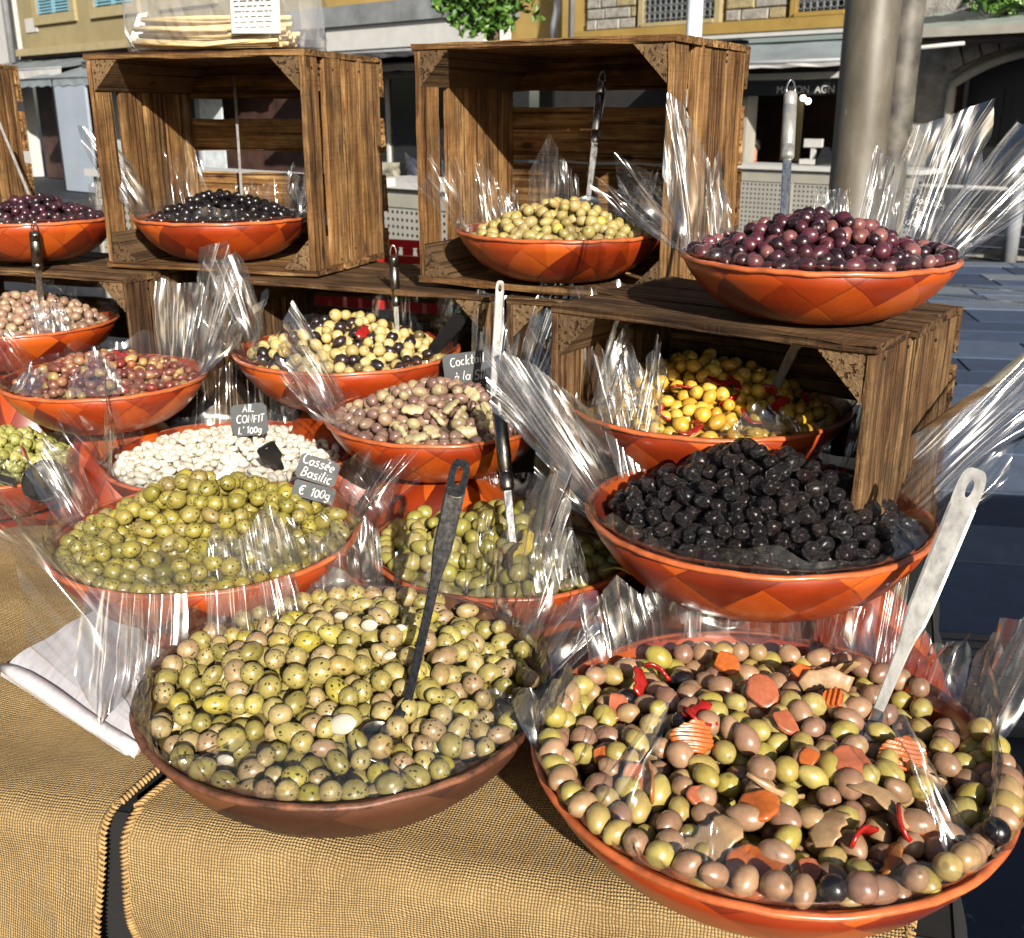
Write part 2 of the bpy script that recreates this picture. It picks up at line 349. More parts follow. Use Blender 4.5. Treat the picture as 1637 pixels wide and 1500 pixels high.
def plank(name, L, w, th, m, parent, loc, rot, rough=.0021, seg=12):
    """a sawn board along its own X axis, its edges a little uneven and chipped"""
    V = []; F = []; sd = random.random()*50; ch = min(.0016, th*.2)
    ring = [(-w/2+ch, -th/2), (w/2-ch, -th/2), (w/2, -th/2+ch), (w/2, th/2-ch), (w/2-ch, th/2), (-w/2+ch, th/2), (-w/2, th/2-ch), (-w/2, -th/2+ch)]
    for i in range(seg+1):
        x = -L/2+L*i/seg
        for k, (y, z) in enumerate(ring):
            j = 1 if k in (2, 3) else 2 if k in (6, 7) else 0
            dy = fbm1(x*14, sd+j*9)*rough*(1 if j else .3)+random.uniform(-.4, .4)*rough
            V.append((x+random.uniform(-1, 1)*rough*(1 if i in (0, seg) else 0), y+dy, z+fbm1(x*6, sd+3)*rough*.5+random.uniform(-.25, .25)*rough))
    for i in range(seg):
        for k in range(8): F.append((i*8+k, i*8+(k+1) % 8, (i+1)*8+(k+1) % 8, (i+1)*8+k))
    F += [tuple(range(8))[::-1], tuple(range(seg*8, seg*8+8))]
    o = mesh_obj(name, V, F, m, parent); o.location = loc; o.rotation_euler = rot
    return o

# ------------------------------------------------------------------ ground
g = MB().add([(-120, -60, -.03), (120, -60, -.03), (120, 160, -.03), (-120, 160, -.03)], [(0, 1, 2, 3)]).build('ground', M['ground']); tag(g, kind='structure')
pave = empty('pavement', (0, 0, 0)); tag(pave, kind='structure')
def ground_dir(yaw): return Vector((math.cos(yaw), -math.sin(yaw), 0)), Vector((math.sin(yaw), math.cos(yaw), 0))
pe, pn = ground_dir(R_(10))
slab_me = {}
def slab(w, d):
    key = (round(w, 2), round(d, 2))
    if key not in slab_me:
        b = MB(); g_ = .006; c = .006; t = .04
        x, y = w/2-g_, d/2-g_
        b.add([(-x, -y, -t), (x, -y, -t), (x, y, -t), (-x, y, -t), (-x, -y, -c), (x, -y, -c), (x, y, -c), (-x, y, -c), (-x+c, -y+c, 0), (x-c, -y+c, 0), (x-c, y-c, 0), (-x+c, y-c, 0)],
              [(0, 1, 5, 4), (1, 2, 6, 5), (2, 3, 7, 6), (3, 0, 4, 7), (4, 5, 9, 8), (5, 6, 10, 9), (6, 7, 11, 10), (7, 4, 8, 11), (8, 9, 10, 11)])
        me = bpy.data.meshes.new('paving_slab'); me.from_pydata(b.V, [], b.F); me.materials.append(M['slab']); slab_me[key] = me
    return slab_me[key]
GRATE = (1.20, 1.75, 2.52, 3.02)       # left out of the paving: the drain cover (in paving coordinates)
rowy = .4; n_sl = 0
for j in range(26):
    dd = .42 if j % 3 else .62
    x = -2.2 + (j*.37) % .8
    while x < 7.0:
        w = random.choice((.6, .8, .8, 1.0))
        cx, cyy = x+w/2, rowy+dd/2
        P = pe*cx+pn*cyy
        vis = P.y > 1 and P.x > -.1+P.y*.20 and P.x < 1.3+P.y*.55
        if vis and not (GRATE[0] < cx < GRATE[1] and GRATE[2]-.1 < cyy < GRATE[3]+.1) and n_sl < 285:
            o = bpy.data.objects.new('paving_slab', slab(w, dd)); col.objects.link(o); o.parent = pave
            o.location = (P.x, P.y, random.uniform(-.002, .002)); o.rotation_euler = (0, 0, -R_(10)); n_sl += 1
        x += w
    rowy += dd
# drain cover with slots
dm = plain('dark_iron', (.03, .036, .05), .5, nscale=20, bump=.2)
dr = empty('drain_cover', tuple(on_z(1610, 1085, 0.0)), (0, 0, -R_(8))); tag(dr, 'dark iron drain cover with long slots set in the paving', 'drain cover')
fb = MB(); X, Y = .36, .24
for a, b in (((-X-.04, -Y-.04, -.03), (X+.04, -Y, .004)), ((-X-.04, Y, -.03), (X+.04, Y+.04, .004)), ((-X-.04, -Y, -.03), (-X, Y, .004)), ((X, -Y, -.03), (X+.04, Y, .004))): fb.box(a, b)
fb.build('cover_frame', dm, dr)
MB().box((-X+.006, -Y+.006, -.03), (X-.006, Y-.006, -.024)).build('drain_bottom', M['black_cloth'], dr)
for i in range(8):
    y = -Y+.008+i*.0595
    MB().box((-X+.008, y, -.022), (X-.008, y+.040, .003)).build('bar', dm, dr)
for i in range(9):
    y = -Y+.0075+i*.0595-.02
# two tram rails set in the street, catching the light
te, tn = ground_dir(R_(38))
rail_m = mat_metal('polished_rail', (.75, .77, .8), .2)
for k, py in enumerate((466, 484)):
    c = on_z(1600, py, 0)
    b = MB(); a0 = c-te*3.2; a1 = c+te*3.0
    b.prism([a0-tn*.035+Vector((0, 0, -.03)), a0+tn*.035+Vector((0, 0, -.03)), a0+tn*.03+Vector((0, 0, .016)), a0-tn*.03+Vector((0, 0, .016))], a1-a0)
    o = b.build('tram_rail', rail_m); tag(o, 'far shining steel tram rail laid across the dark paving' if k == 0 else 'near shining steel tram rail laid across the dark paving', 'tram rail', 'tram rails in the street')

# ------------------------------------------------------------------ the far side of the street
FY = R_(43); fe, fn = ground_dir(FY); FO = Vector((3.8, 14, 0))
def fac(px, py, off=0.0):            # pixel -> (along the street front, height) on the plane OFF metres in front of it
    r = ray(px, py); o = Vector((0, 0, EYE)); t = ((FO-fn*off-o).dot(fn))/r.dot(fn); p = o+r*t
    return (p-FO).dot(fe), p.z
def froot(name, s=0.0, off=0.0, z=0.0): return empty(name, tuple(FO+fe*s-fn*off+Vector((0, 0, z))), (0, 0, -FY))
def fbox(name, m, parent, s0, s1, z0, z1, y0=0.0, y1=.2, base=0.0):
    return MB().box((s0-base, y0, z0), (s1-base, y1, z1)).build(name, m, parent)

C = {}
C['beige'] = plain('beige_render', (0.248, 0.205, 0.105), .9, nscale=1.5, amt=.15, bump=.15)
C['beige_trim'] = plain('cream_trim', (0.298, 0.248, 0.136), .8, nscale=4, amt=.12)
C['yellow'] = plain('ochre_render', (0.310, 0.211, 0.062), .9, nscale=1.5, amt=.18, bump=.15)
C['yellow_trim'] = plain('ochre_trim', (0.273, 0.180, 0.043), .8, nscale=4, amt=.15)
C['stone'] = plain('rough_grey_stone', (0.252, 0.240, 0.216), .9, nscale=9, amt=.35, bump=.6, bdist=.02)
C['stone_y'] = plain('rough_yellow_stone', (0.264, 0.222, 0.120), .9, nscale=9, amt=.3, bump=.6, bdist=.02)
C['white'] = plain('white_paint', (0.446, 0.446, 0.434), .6, nscale=5, amt=.08)
C['cream'] = plain('cream_panel', (0.288, 0.276, 0.240), .6, nscale=5, amt=.12)
C['dark'] = plain('dark_interior', (.012, .011, .011), .8)
C['dark_brown'] = plain('dark_brown_panel', (.05, .025, .02), .6, nscale=2, amt=.6)
C['awn_grey'] = plain('grey_awning_cloth', (0.140, 0.161, 0.175), .85, nscale=3, amt=.3, bump=.2, bdist=.01)
C['awn_dark'] = plain('dark_awning_cloth', (.05, .05, .055), .85, nscale=3, amt=.5, bump=.2)
C['awn_blue'] = plain('blue_grey_awning_cloth', (0.182, 0.217, 0.238), .8, nscale=2, amt=.25)
C['green_grey'] = plain('pale_green_metal', (0.225, 0.270, 0.247), .6, nscale=3, amt=.15)
C['grey_roof'] = plain('grey_roof_felt', (.16, .17, .18), .85, nscale=3, amt=.3)
C['rust'] = plain('rusty_black_metal', (.05, .035, .03), .7, nscale=9, amt=.8)
C['blue_shut'] = plain('pale_blue_shutter_paint', (0.150, 0.300, 0.375), .6, nscale=9, amt=.12)
C['black'] = plain('black_paint', (.012, .012, .014), .5)
C['glass'] = NT('shop_glass'); C['glass'].base((.02, .022, .025)); C['glass'].set(Roughness=.08, Specular_IOR_Level=.6); C['glass'] = C['glass'].m
C['pipe'] = plain('grey_pipe_paint', (.22, .23, .25), .5, nscale=5, amt=.2)
C['panel'] = plain('pale_perforated_metal', (0.285, 0.279, 0.254), .5, nscale=3, amt=.1)
C['pole'] = plain('weathered_grey_steel', (.30, .285, .25), .45, nscale=5, amt=.3, bump=.15)
C['letters'] = plain('pale_grey_letters', (.55, .55, .55), .5)

# --- beige building with blue shutters
S0, S1 = -23.0, -10.3
b = froot('beige_building', S0); tag(b, 'pale beige building with blue shuttered windows and a stone ledge', 'building')
fbox('wall', C['beige'], b, S0, S1, 3.2, 9, .3, .6, S0)
fbox('ground_floor_wall', C['dark_brown'], b, S0, S1, 0, 3.05, .5, .7, S0)
fbox('ledge', C['beige_trim'], b, S0, S1, 3.05, 3.22, .05, .6, S0)
fbox('ledge_underside', C['rust'], b, S0, S1, 2.98, 3.047, .2, .5, S0)
fbox('plaque', C['white'], b, -22.6, -21.95, 3.62, 3.95, .27, .297, S0)
for s0, s1 in ((-21.75, -20.0), (-18.75, -17.0), (-15.6, -13.9), (-12.6, -10.9)):
    w = MB()
    z0, z1 = 3.98, 5.6
    w.box((s0-.25-S0, .22, z0-.22), (s1+.25-S0, .298, z0)); w.box((s0-.25-S0, .22, z0+.003), (s0-.003-S0, .298, z1)); w.box((s1+.003-S0, .22, z0+.003), (s1+.25-S0, .298, z1))
    wf = w.build('window_frame', C['beige_trim'], b)
    for k in (0, 1):
        a = s0+(s1-s0)*.5*k
        sh = MB(); x0, x1 = a+.02-S0, a+(s1-s0)*.5-.02-S0
        sh.box((x0, .24, z0+.02), (x0+.06, .29, z1)).box((x1-.06, .24, z0+.02), (x1, .29, z1))
        for q in range(22):
            zz = z0+.04+q*.07
            sh.add([(x0+.062, .245, zz), (x1-.062, .245, zz), (x1-.062, .285, zz+.055), (x0+.062, .285, zz+.055)], [(0, 1, 2, 3)])
        sh.box((x0+.062, .287, z0+.02), (x1-.062, .296, z1)); sh.build('shutter', C['blue_shut'], wf)
pw = froot('white_building', -34); tag(pw, 'white building at the far end beyond the beige one', 'building')
fbox('wall', C['white'], pw, 0, 10.6, 0, 9, .3, .6); fbox('door', C['dark'], pw, 6, 9, 0, 2.6, .25, .297)
dp = MB().tube([FO+fe*-22.95-fn*.02+Vector((0, 0, z)) for z in (2.9, 9)], .09).build('drain_pipe', C['pipe'], smooth=True); tag(dp, 'thick grey drain pipe at the end of the beige building', 'drain pipe')
def awning(name, label, m, s0, s1, zb, zf, depth, valance=.18, m2=None, off=0.0, group=None):
    r = froot(name, s0, off); tag(r, label, 'awning', group); n = max(3, int((s1-s0)*2)); V = []; F = []
    for i in range(n+1):
        x = (s1-s0)*i/n
        for j in range(5):
            t = j/4; sag = -.05*math.sin(t*math.pi)*(1 if i % 2 else .3)
            V.append((x, .3-depth*t, zb+(zf-zb)*t+sag))
    for i in range(n):
        for j in range(4): F.append((i*5+j, i*5+j+1, (i+1)*5+j+1, (i+1)*5+j))
    mesh_obj('cloth', V, F, m, r, True)
    V = []; F = []
    for i in range(2*n+1):
        x = (s1-s0)*i/(2*n); V += [(x, .3-depth-.004, zf), (x, .3-depth-.004+random.uniform(-.02, .02), zf-valance*(1 if i % 2 else .8))]
    for i in range(2*n): F.append((2*i, 2*i+1, 2*i+3, 2*i+2))
    mesh_obj('valance', V, F, m2 or m, r)
    MB().tube([(0, .3-depth, zf+.012), (s1-s0, .3-depth, zf+.012)], .022).build('front_bar', C['pipe'], r, True)
    return r
awning('shop_awning', 'pale grey awning with white front edge under the beige building', C['awn_grey'], -24, -18.2, 2.95, 2.62, 1.3, .3, C['white'])
awning('shop_awning', 'sagging blue grey awning lower down beside the beige building', C['awn_blue'], -19.2, -11.6, 2.75, 2.35, 1.4, .16, C['awn_blue'], .5)
awning('shop_awning', 'dark awning strip hanging over the beige building shops', C['awn_dark'], -18, -10.6, 2.95, 2.72, .9, .12)
# glazed doors and pale panels seen beside the left crate
gd = froot('glazed_shop_front', -19.6, .3); tag(gd, 'bright glazed shop front between dark posts at the far left', 'shop front')
for k in range(7):
    x = k*.95
    MB().box((x, 0, 0), (x+.09, .1, 2.5)).build('post', C['pipe'], gd)
    MB().box((x+.1, .04, .1), (x+.94, .06, 2.3)).build('pane', C['glass'] if k % 2 else plain('bright_pane_%d' % k, (.5, .55, .58), .3), gd)
bp = froot('blue_panel', -17.4, 1.6); tag(bp, 'tall plain blue grey panel standing by the far shop front', 'panel')
MB().box((0, 0, 0), (1.4, .06, 2.3)).build('board', plain('blue_grey_board', (.28, .33, .40), .6, nscale=1, amt=.1), bp)
MB().box((-.06, -.02, 0), (-.004, .08, 2.36)).build('edge_post', C['black'], bp)

# --- middle: yellow building with grey roof extension and white panel
S0, S1 = -10.3, -5.6
b = froot('ochre_building', S0); tag(b, 'ochre building above a grey flat roof with a white panel', 'building')
fbox('wall', C['yellow'], b, S0, S1, 3.0, 9, .3, .6, S0)
fbox('ground_floor_wall', C['dark'], b, S0, S1, 0, 2.99, .5, .7, S0)
fbox('roof', C['grey_roof'], b, S0, S1+.3, 3.04, 3.36, -.5, .296, S0)
fbox('white_panel', C['white'], b, -9.25, S1+.2, 2.66, 3.03, -.42, .2, S0)
wf = fbox('vent_window', C['cream'], b, -10.15, -9.3, 2.62, 3.03, -.3, .2, S0)
MB().box((.32, -.34, 2.68), (.62, -.303, 3.0)).build('opening', C['black'], wf)
MB().box((.72, -.36, 2.64), (.80, -.303, 3.03)).build('jamb', C['grey_roof'], wf)
awning('shop_awning', 'wide dark grey awning in front of the white panel', C['awn_dark'], -10.6, -5.2, 2.66, 2.36, 1.2, .10, C['white'])
awning('shop_awning', 'ragged grey awning under the tree', C['awn_grey'], -9.2, -4.6, 2.62, 2.5, 1.9, .08, C['awn_dark'])
sw = froot('shop_window', -9.2, .1); tag(sw, 'dark shop window with white frame between the two crates', 'shop window')
for k in range(4):
    x = k*1.1
    MB().box((x, 0, .5), (x+.06, .1, 2.2)).build('frame_post', C['white'], sw); MB().box((x+.062, .05, .55), (x+1.098, .07, 2.2)).build('pane', C['glass'], sw)
MB().box((0, -.02, 2.203), (4.4, .12, 2.3)).build('lintel', C['white'], sw)
for k in range(5):
    x = .3+k*.83
    MB().box((x, -.2, .52), (x+.35, -.05, .52+.2+.1*(k % 3))).build('goods', plain('shop_goods_%d' % k, [(.3, .05, .03), (.4, .38, .3), (.08, .12, .3), (.35, .25, .05), (.05, .2, .08)][k], .6), sw)

def perforated(name, parent, m, x0, x1, z0, z1, y, pitch=.055, r=.014):
    nx, nz = max(1, int((x1-x0)/pitch)), max(1, int((z1-z0)/pitch)); px, pz = (x1-x0)/nx, (z1-z0)/nz; V = []; F = []
    for i in range(nx):
        for j in range(nz):
            cx, cz = x0+(i+.5)*px, z0+(j+.5)*pz; n = len(V)
            sq = [(1, 0), (1, 1), (0, 1), (-1, 1), (-1, 0), (-1, -1), (0, -1), (1, -1)]
            for k in range(8):
                w = 2*math.pi*k/8; V.append((cx+r*math.cos(w), y, cz+r*math.sin(w))); V.append((cx+sq[k][0]*px/2, y, cz+sq[k][1]*pz/2))
            for k in range(8):
                q = (k+1) % 8; F.append((n+2*k, n+2*k+1, n+2*q+1, n+2*q))
    return mesh_obj(name, V, F, m, parent)
def counter(label, s0, s1, off, ztop, depth=.7):
    r = froot('market_counter', s0, off); tag(r, label, 'counter', 'market counters with perforated fronts'); L = s1-s0
    MB().box((-.03, -.05, ztop-.05), (L+.03, depth, ztop)).build('counter_top', C['white'], r)
    MB().box((0, 0, ztop-.2), (L, .03, ztop-.053)).build('fascia', C['cream'], r)
    k = 0; x = 0
    while x < L-.05:
        x1 = min(L, x+.9); MB().box((x, -.01, .05), (x+.03, .03, ztop-.203)).build('frame_post', C['cream'], r)
        perforated('perforated_panel', r, C['panel'], x+.032, x1-.002, .12, ztop-.21, .005); x = x1
    MB().box((0, .06, .0), (L, .09, ztop-.21)).build('backing', C['dark'], r)
    return r
s_a = fac(1165, 262, .6)[0]; s_b = fac(1470, 262, .6)[0]
counter('long pale counter with perforated front below the black shop sign', s_a, s_b, .6, fac(1190, 263, .6)[1])
counter('pale counter with perforated front between the two upper crates', fac(560, 290, 7)[0], fac(780, 290, 7)[0], 7, fac(640, 291, 7)[1])
counter('pale counter partly hidden behind the tall crates on the left', fac(150, 290, 9)[0], fac(480, 290, 9)[0], 9, fac(300, 280, 9)[1])

# --- right: ochre building with stone corner, iron window grilles and the shop under it
S0, S1 = -5.6, .95
b = froot('ochre_shop_building', S0); tag(b, 'ochre building with grey stone blocks, iron window grilles and black shop sign', 'building')
fbox('wall', C['yellow'], b, S0, S1, 2.62, 9, .3, .6, S0)
fbox('ledge', C['yellow_trim'], b, -4.1, S1, 2.62, 2.76, .1, .296, S0)
fbox('ledge_lip', C['white'], b, -4.1, S1, 2.56, 2.617, .12, .4, S0)
st = random.Random(3)
def stones(s0, s1, z0, z1, parent, base, hrow=.145, wmin=.28, wmax=.5, y0=.22):
    z = z0; row = 0
    while z < z1:
        s = s0-(.0 if row % 2 else .14); row += 1
        while s < s1-.02:
            w = min(st.uniform(wmin, wmax), s1-s); a = max(s, s0)
            if s+w-a > .05:
                yy = y0+st.uniform(-.012, .012); q = MB(); x0, x1, za, zb = a+.008-base, s+w-.008-base, z+.006, z+hrow-.006; c = .014
                q.add([(x0, .299, za), (x1, .299, za), (x1, .299, zb), (x0, .299, zb), (x0, yy+c, za), (x1, yy+c, za), (x1, yy+c, zb), (x0, yy+c, zb), (x0+c, yy, za+c), (x1-c, yy, za+c), (x1-c, yy, zb-c), (x0+c, yy, zb-c)],
                      [(0, 1, 5, 4), (1, 2, 6, 5), (2, 3, 7, 6), (3, 0, 4, 7), (4, 5, 9, 8), (5, 6, 10, 9), (6, 7, 11, 10), (7, 4, 8, 11), (8, 9, 10, 11)])
                q.build('stone_block', C['stone'] if st.random() < .7 else C['stone_y'], parent)
            s += w
        z += hrow
stones(-3.92, -3.02, 2.77, 3.4, b, S0); stones(-1.55, -.66, 2.77, 3.2, b, S0); stones(.3, .94, 2.3, 3.0, b, S0)
for s0, s1 in ((-2.95, -1.62), (-.58, .25)):
    wf = MB().box((s0-S0, .18, 2.77), (s0+.08-S0, .298, 4.4)).box((s1-.08-S0, .18, 2.77), (s1-S0, .298, 4.4)).box((s0+.082-S0, .14, 2.77), (s1-.082-S0, .298, 2.82)).build('window_frame', C['yellow_trim'] if s0 > -1 else C['beige_trim'], b)
    MB().box((s0+.082-S0, .27, 2.83), (s1-.082-S0, .297, 4.4)).build('pane', C['glass'], wf)
    gr = MB(); x = s0+.14
    while x < s1-.1:
        for q in range(9):
            zc = 2.9+q*.09; ring = [(x-S0+.04*math.cos(2*math.pi*k/8), .2, zc+.042*math.sin(2*math.pi*k/8)) for k in range(9)]
            gr.tube(ring, .006, 4, False)
        gr.tube([(x-S0+.045, .2, 2.83), (x-S0+.045, .2, 3.8)], .006, 4); x += .09
    g_ = gr.build('iron_grille', plain('grey_iron', (.16, .17, .18), .5), wf); g_['kind'] = 'stuff'
dp = MB().tube([FO+fe*s-fn*o_+Vector((0, 0, z)) for s, o_, z in ((-4.35, .0, 2.4), (-4.35, 0, 2.75), (-4.28, .08, 2.85), (-4.22, .08, 3.05), (-4.28, 0, 3.2), (-4.28, 0, 9))], .06).build('drain_pipe', C['pipe'], smooth=True)
tag(dp, 'bent grey drain pipe beside the stone blocks of the ochre building', 'drain pipe')
dp = MB().tube([FO+fe*-4.0-fn*.02+Vector((0, 0, z)) for z in (2.4, 9)], .045).build('drain_pipe', C['pipe'], smooth=True); tag(dp, 'straight thin drain pipe touching the stone blocks', 'drain pipe')
awning('shop_awning', 'blue grey sloping awning over the black shop sign', C['awn_blue'], -2.1, .62, 2.5, 2.2, .9, .06, C['white'])
fbox('rusty_beam', C['rust'], b, -2.1, .9, 2.24, 2.36, .02, .25, S0); fbox('dark_blind', C['awn_dark'], b, -2.1, .9, 2.12, 2.237, -.05, .2, S0)
fbox('white_fascia', C['white'], b, -2.1, .9, 2.03, 2.10, -.16, .2, S0)
sg = froot('shop_sign', -1.45, .1); tag(sg, 'long black shop sign with pale grey capital letters', 'sign')
MB().box((-.6, 0, 1.84), (2.3, .08, 2.02)).build('board', C['black'], sg)
def text(name, body, size, m, parent, loc, rot, extr=.002, shear=0.0, sx=1.0, align='LEFT'):
    cu = bpy.data.curves.new(name, 'FONT'); cu.body = body; cu.size = size; cu.extrude = extr; cu.shear = shear; cu.align_x = align; cu.space_line = .85
    cu.materials.append(m); o = bpy.data.objects.new(name, cu); col.objects.link(o); me = bpy.data.meshes.new_from_object(o.evaluated_get(bpy.context.evaluated_depsgraph_get())); bpy.data.objects.remove(o)
    me.name = name
    o = bpy.data.objects.new(name, me); col.objects.link(o); o.parent = parent; o.location = loc; o.rotation_euler = rot; o.scale = (sx, 1, 1); return o
sx, sz = fac(1241, 150, .1)
text('lettering', 'MAISON  AGN', .125, C['letters'], sg, (sx+1.45, -.004, sz+.002), (math.pi/2, 0, 0), .002, 0, .98)
fbox('shop_back_wall', C['dark_brown'], b, S0, S1, 0, 2.6, 2.2, 2.4, S0)
fbox('shop_floor', C['dark'], b, S0, S1, -.02, .02, .3, 2.2, S0)
fbox('side_pier', C['cream'], b, -1.32, -1.02, 0, 1.838, .05, .3, S0)
fbox('side_wall', C['dark'], b, -4.9, -1.34, 0, 2.55, .3, .5, S0)
fbox('curtain', C['beige_trim'], b, -1.0, -.72, 1.0, 1.838, .95, 1.0, S0)
fbox('shelf_panel', C['dark_brown'], b, -.3, .1, .9, 1.5, 1.4, 1.5, S0)
for k, (q, w) in enumerate(((.62, .22), (.90, .07), (1.05, .12))):
    MB().box((q-S0, .02, .9), (q+w-S0, .1, 2.028)).build('shutter_panel' if k != 1 else 'white_post', [C['awn_blue'], C['white'], C['dark']][k], b)
fbox('poster', C['white'], b, 1.055, 1.165, 1.45, 1.66, -.004, .018, S0); fbox('poster', plain('yellow_paper', (.5, .38, .06), .6), b, 1.055, 1.165, 1.2, 1.42, -.004, .018, S0)
for k, (px_, py_) in enumerate(((1284, 157), (1292, 162))):
    s_, z_ = fac(px_, py_, -.8); r = froot('pendant_bulb', s_, -.8, z_); tag(r, 'upper left round lit bulb under the black sign' if k == 0 else 'lower right round lit bulb under the black sign', 'lamp', 'lit bulbs in the shop')
    e_ = NT('lit_bulb_%d' % k); e_.base((.9, .85, .7)); e_.set(Emission_Color=(1, .9, .65, 1), Emission_Strength=4.0)
    MB().lathe([(0, .04), (.025, .032), (.038, .01), (.036, -.015), (.02, -.035), (0, -.04)], 12).build('bulb', e_.m, r, True); MB().tube([(0, 0, .042), (0, 0, .6)], .004, 5).build('cord', C['black'], r)
sc_ = froot('weighing_scale', fac(1290, 250, .3)[0], .3, fac(1290, 263, .3)[1]); tag(sc_, 'white shop scale with display standing on the counter', 'scale')
MB().box((-.1, 0, 0), (.1, .2, .06)).box((-.03, .14, .06), (.03, .18, .2)).build('base', C['white'], sc_); MB().box((-.12, .12, .2), (.12, .17, .3)).build('display', C['white'], sc_)
ck = froot('till', fac(1318, 250, .3)[0], .3, fac(1318, 263, .3)[1]); tag(ck, 'black shop till beside the white scale', 'till'); MB().box((-.09, 0, 0), (.09, .2, .09)).build('body', C['black'], ck)
MB().prism([(-.09, .02, .092), (-.09, .16, .092), (-.09, .16, .2), (-.09, .10, .2)], (.18, 0, 0)).build('screen', C['black'], ck)
# the shopkeeper sitting behind the counter
hs, hz = fac(1203, 238, -.5)
pr = froot('person', hs, -.5, 0); tag(pr, 'person with short dark hair and red top seated behind the shop counter', 'person')
J = {'pel': (0, .1, hz-.80), 'spine': (0, .07, hz-.55), 'chest': (0, .05, hz-.36), 'neck': (0, .03, hz-.17), 'jaw': (0, 0, hz-.07), 'head': (0, .0, hz+.02), 'top': (0, .01, hz+.07)}
E_ = [('pel', 'spine'), ('spine', 'chest'), ('chest', 'neck'), ('neck', 'jaw'), ('jaw', 'head'), ('head', 'top')]
RR = {'pel': .15, 'spine': .125, 'chest': .14, 'neck': .05, 'jaw': .065, 'head': .082, 'top': .05}
for sgn in (-1, 1):
    k = 'l' if sgn < 0 else 'r'
    J.update({k+'sh': (.17*sgn, .05, hz-.26), k+'el': (.23*sgn, -.05, hz-.52), k+'wr': (.14*sgn, -.26, hz-.52), k+'hd': (.12*sgn, -.33, hz-.51), k+'hip': (.09*sgn, .08, hz-.82), k+'kn': (.11*sgn, -.34, hz-.80), k+'an': (.11*sgn, -.36, .09), k+'ft': (.12*sgn, -.5, .05)})
    RR.update({k+'sh': .062, k+'el': .042, k+'wr': .028, k+'hd': .035, k+'hip': .09, k+'kn': .062, k+'an': .042, k+'ft': .035})
    E_ += [('chest', k+'sh'), (k+'sh', k+'el'), (k+'el', k+'wr'), (k+'wr', k+'hd'), ('pel', k+'hip'), (k+'hip', k+'kn'), (k+'kn', k+'an'), (k+'an', k+'ft')]
keys = list(J); me = bpy.data.meshes.new('body'); me.from_pydata([J[k] for k in keys], [(keys.index(a), keys.index(c)) for a, c in E_], [])
bo = bpy.data.objects.new('body', me); col.objects.link(bo); bo.parent = pr
mod = bo.modifiers.new('skin', 'SKIN')
for i, k in enumerate(keys): me.skin_vertices[0].data[i].radius = (RR[k], RR[k]*(1.0 if k in ('head', 'jaw', 'top', 'neck') else .85))
me.skin_vertices[0].data[0].use_root = True
bo.modifiers.new('sub', 'SUBSURF').levels = 2; bo.modifiers['sub'].render_levels = 2
pm = NT('skin_and_red_top'); po = pm.obj(); pz = pm.sep(po)[2]
pm.base(pm.ramp(pm.math('ADD', pz, .17-hz), [(.0, (.32, .03, .02)), (.012, (.42, .22, .14))], 'CONSTANT')); pm.set(Roughness=.6); me.materials.append(pm.m)
hb = MB(); hb.lathe([(.0, .105), (.05, .098), (.085, .07), (.096, .03), (.094, -.01), (.09, -.03)], 16); V = [(x, y*1.08+.018, z+hz+.02) for x, y, z in hb.V]
V = [(x, y, z if y > -.03 else max(z, hz+.058)) for x, y, z in V]
mesh_obj('hair', V, hb.F, plain('dark_hair', (.02, .016, .014), .5), pr, True)
sp = froot('stool', hs, -.6, 0); tag(sp, 'round stool under the seated shopkeeper', 'stool'); MB().lathe([(0, hz-.935), (.16, hz-.935), (.16, hz-.965), (0, hz-.965)], 16).build('seat', C['black'], sp); MB().tube([(0, 0, 0), (0, 0, hz-.966)], .03).build('leg', C['pipe'], sp)

# --- arched doorway
S0, S1 = .96, 5.2
b = froot('arched_building', S0); tag(b, 'grey stone building with a dark arched doorway and pale moulding', 'building')
ac, ar, azs = 2.55, .98, 1.97                          # arch centre, half width, springing height
rise = .33
def arch_z(x, hw, rs): return azs+rs*(1-((x-ac)/hw)**2)
V = []; F = []; N = 24
for i in range(N+1):                                  # wall above the opening
    x = ac-ar+2*ar*i/N; V += [(x-S0, .3, arch_z(x, ar, rise)+.002), (x-S0, .3, 9)]
for i in range(N): F.append((2*i, 2*i+2, 2*i+3, 2*i+1))
V += [(0, .3, 0), (ac-ar-S0, .3, 0), (ac-ar-S0, .3, 9), (0, .3, 9), (ac+ar-S0, .3, 0), (S1-S0, .3, 0), (S1-S0, .3, 9), (ac+ar-S0, .3, 9)]
n0 = 2*(N+1); F += [(n0, n0+1, n0+2, n0+3), (n0+4, n0+5, n0+6, n0+7)]
mesh_obj('wall', V, F, C['stone'], b)
mo = MB(); pr_ = []
for i in range(N+1):
    x = ac-ar+2*ar*i/N; pr_.append((x-S0, .22, arch_z(x, ar, rise)-.03))
mo.tube([(ac-ar-S0, .22, 0), (ac-ar-S0, .22, azs-.1)]+pr_+[(ac+ar-S0, .22, azs-.1), (ac+ar-S0, .22, 0)], .055, 8); mo.build('arch_moulding', C['cream'], b, True)
for i in range(11):
    x0 = ac-1.05+i*.19; x1 = x0+.175; q = MB(); lean = .16*((x0+x1)/2-ac)
    z0, z1 = arch_z(x0, 1.1, .33)+.06, arch_z(x1, 1.1, .33)+.06
    q.prism([(x0-S0, .2+st.uniform(-.01, .01), z0), (x1-S0, .2, z1), (x1-S0+lean, .2, 2.52), (x0-S0+lean, .2, 2.52)], (0, .098, 0)); q.build('arch_stone', C['stone'], b)
dd_ = MB().box((ac-ar+.04-S0, .62, 0), (ac-.01-S0, .68, 2.28)).box((ac+.01-S0, .62, 0), (ac+ar-.04-S0, .68, 2.28)).build('door', C['black'], b)
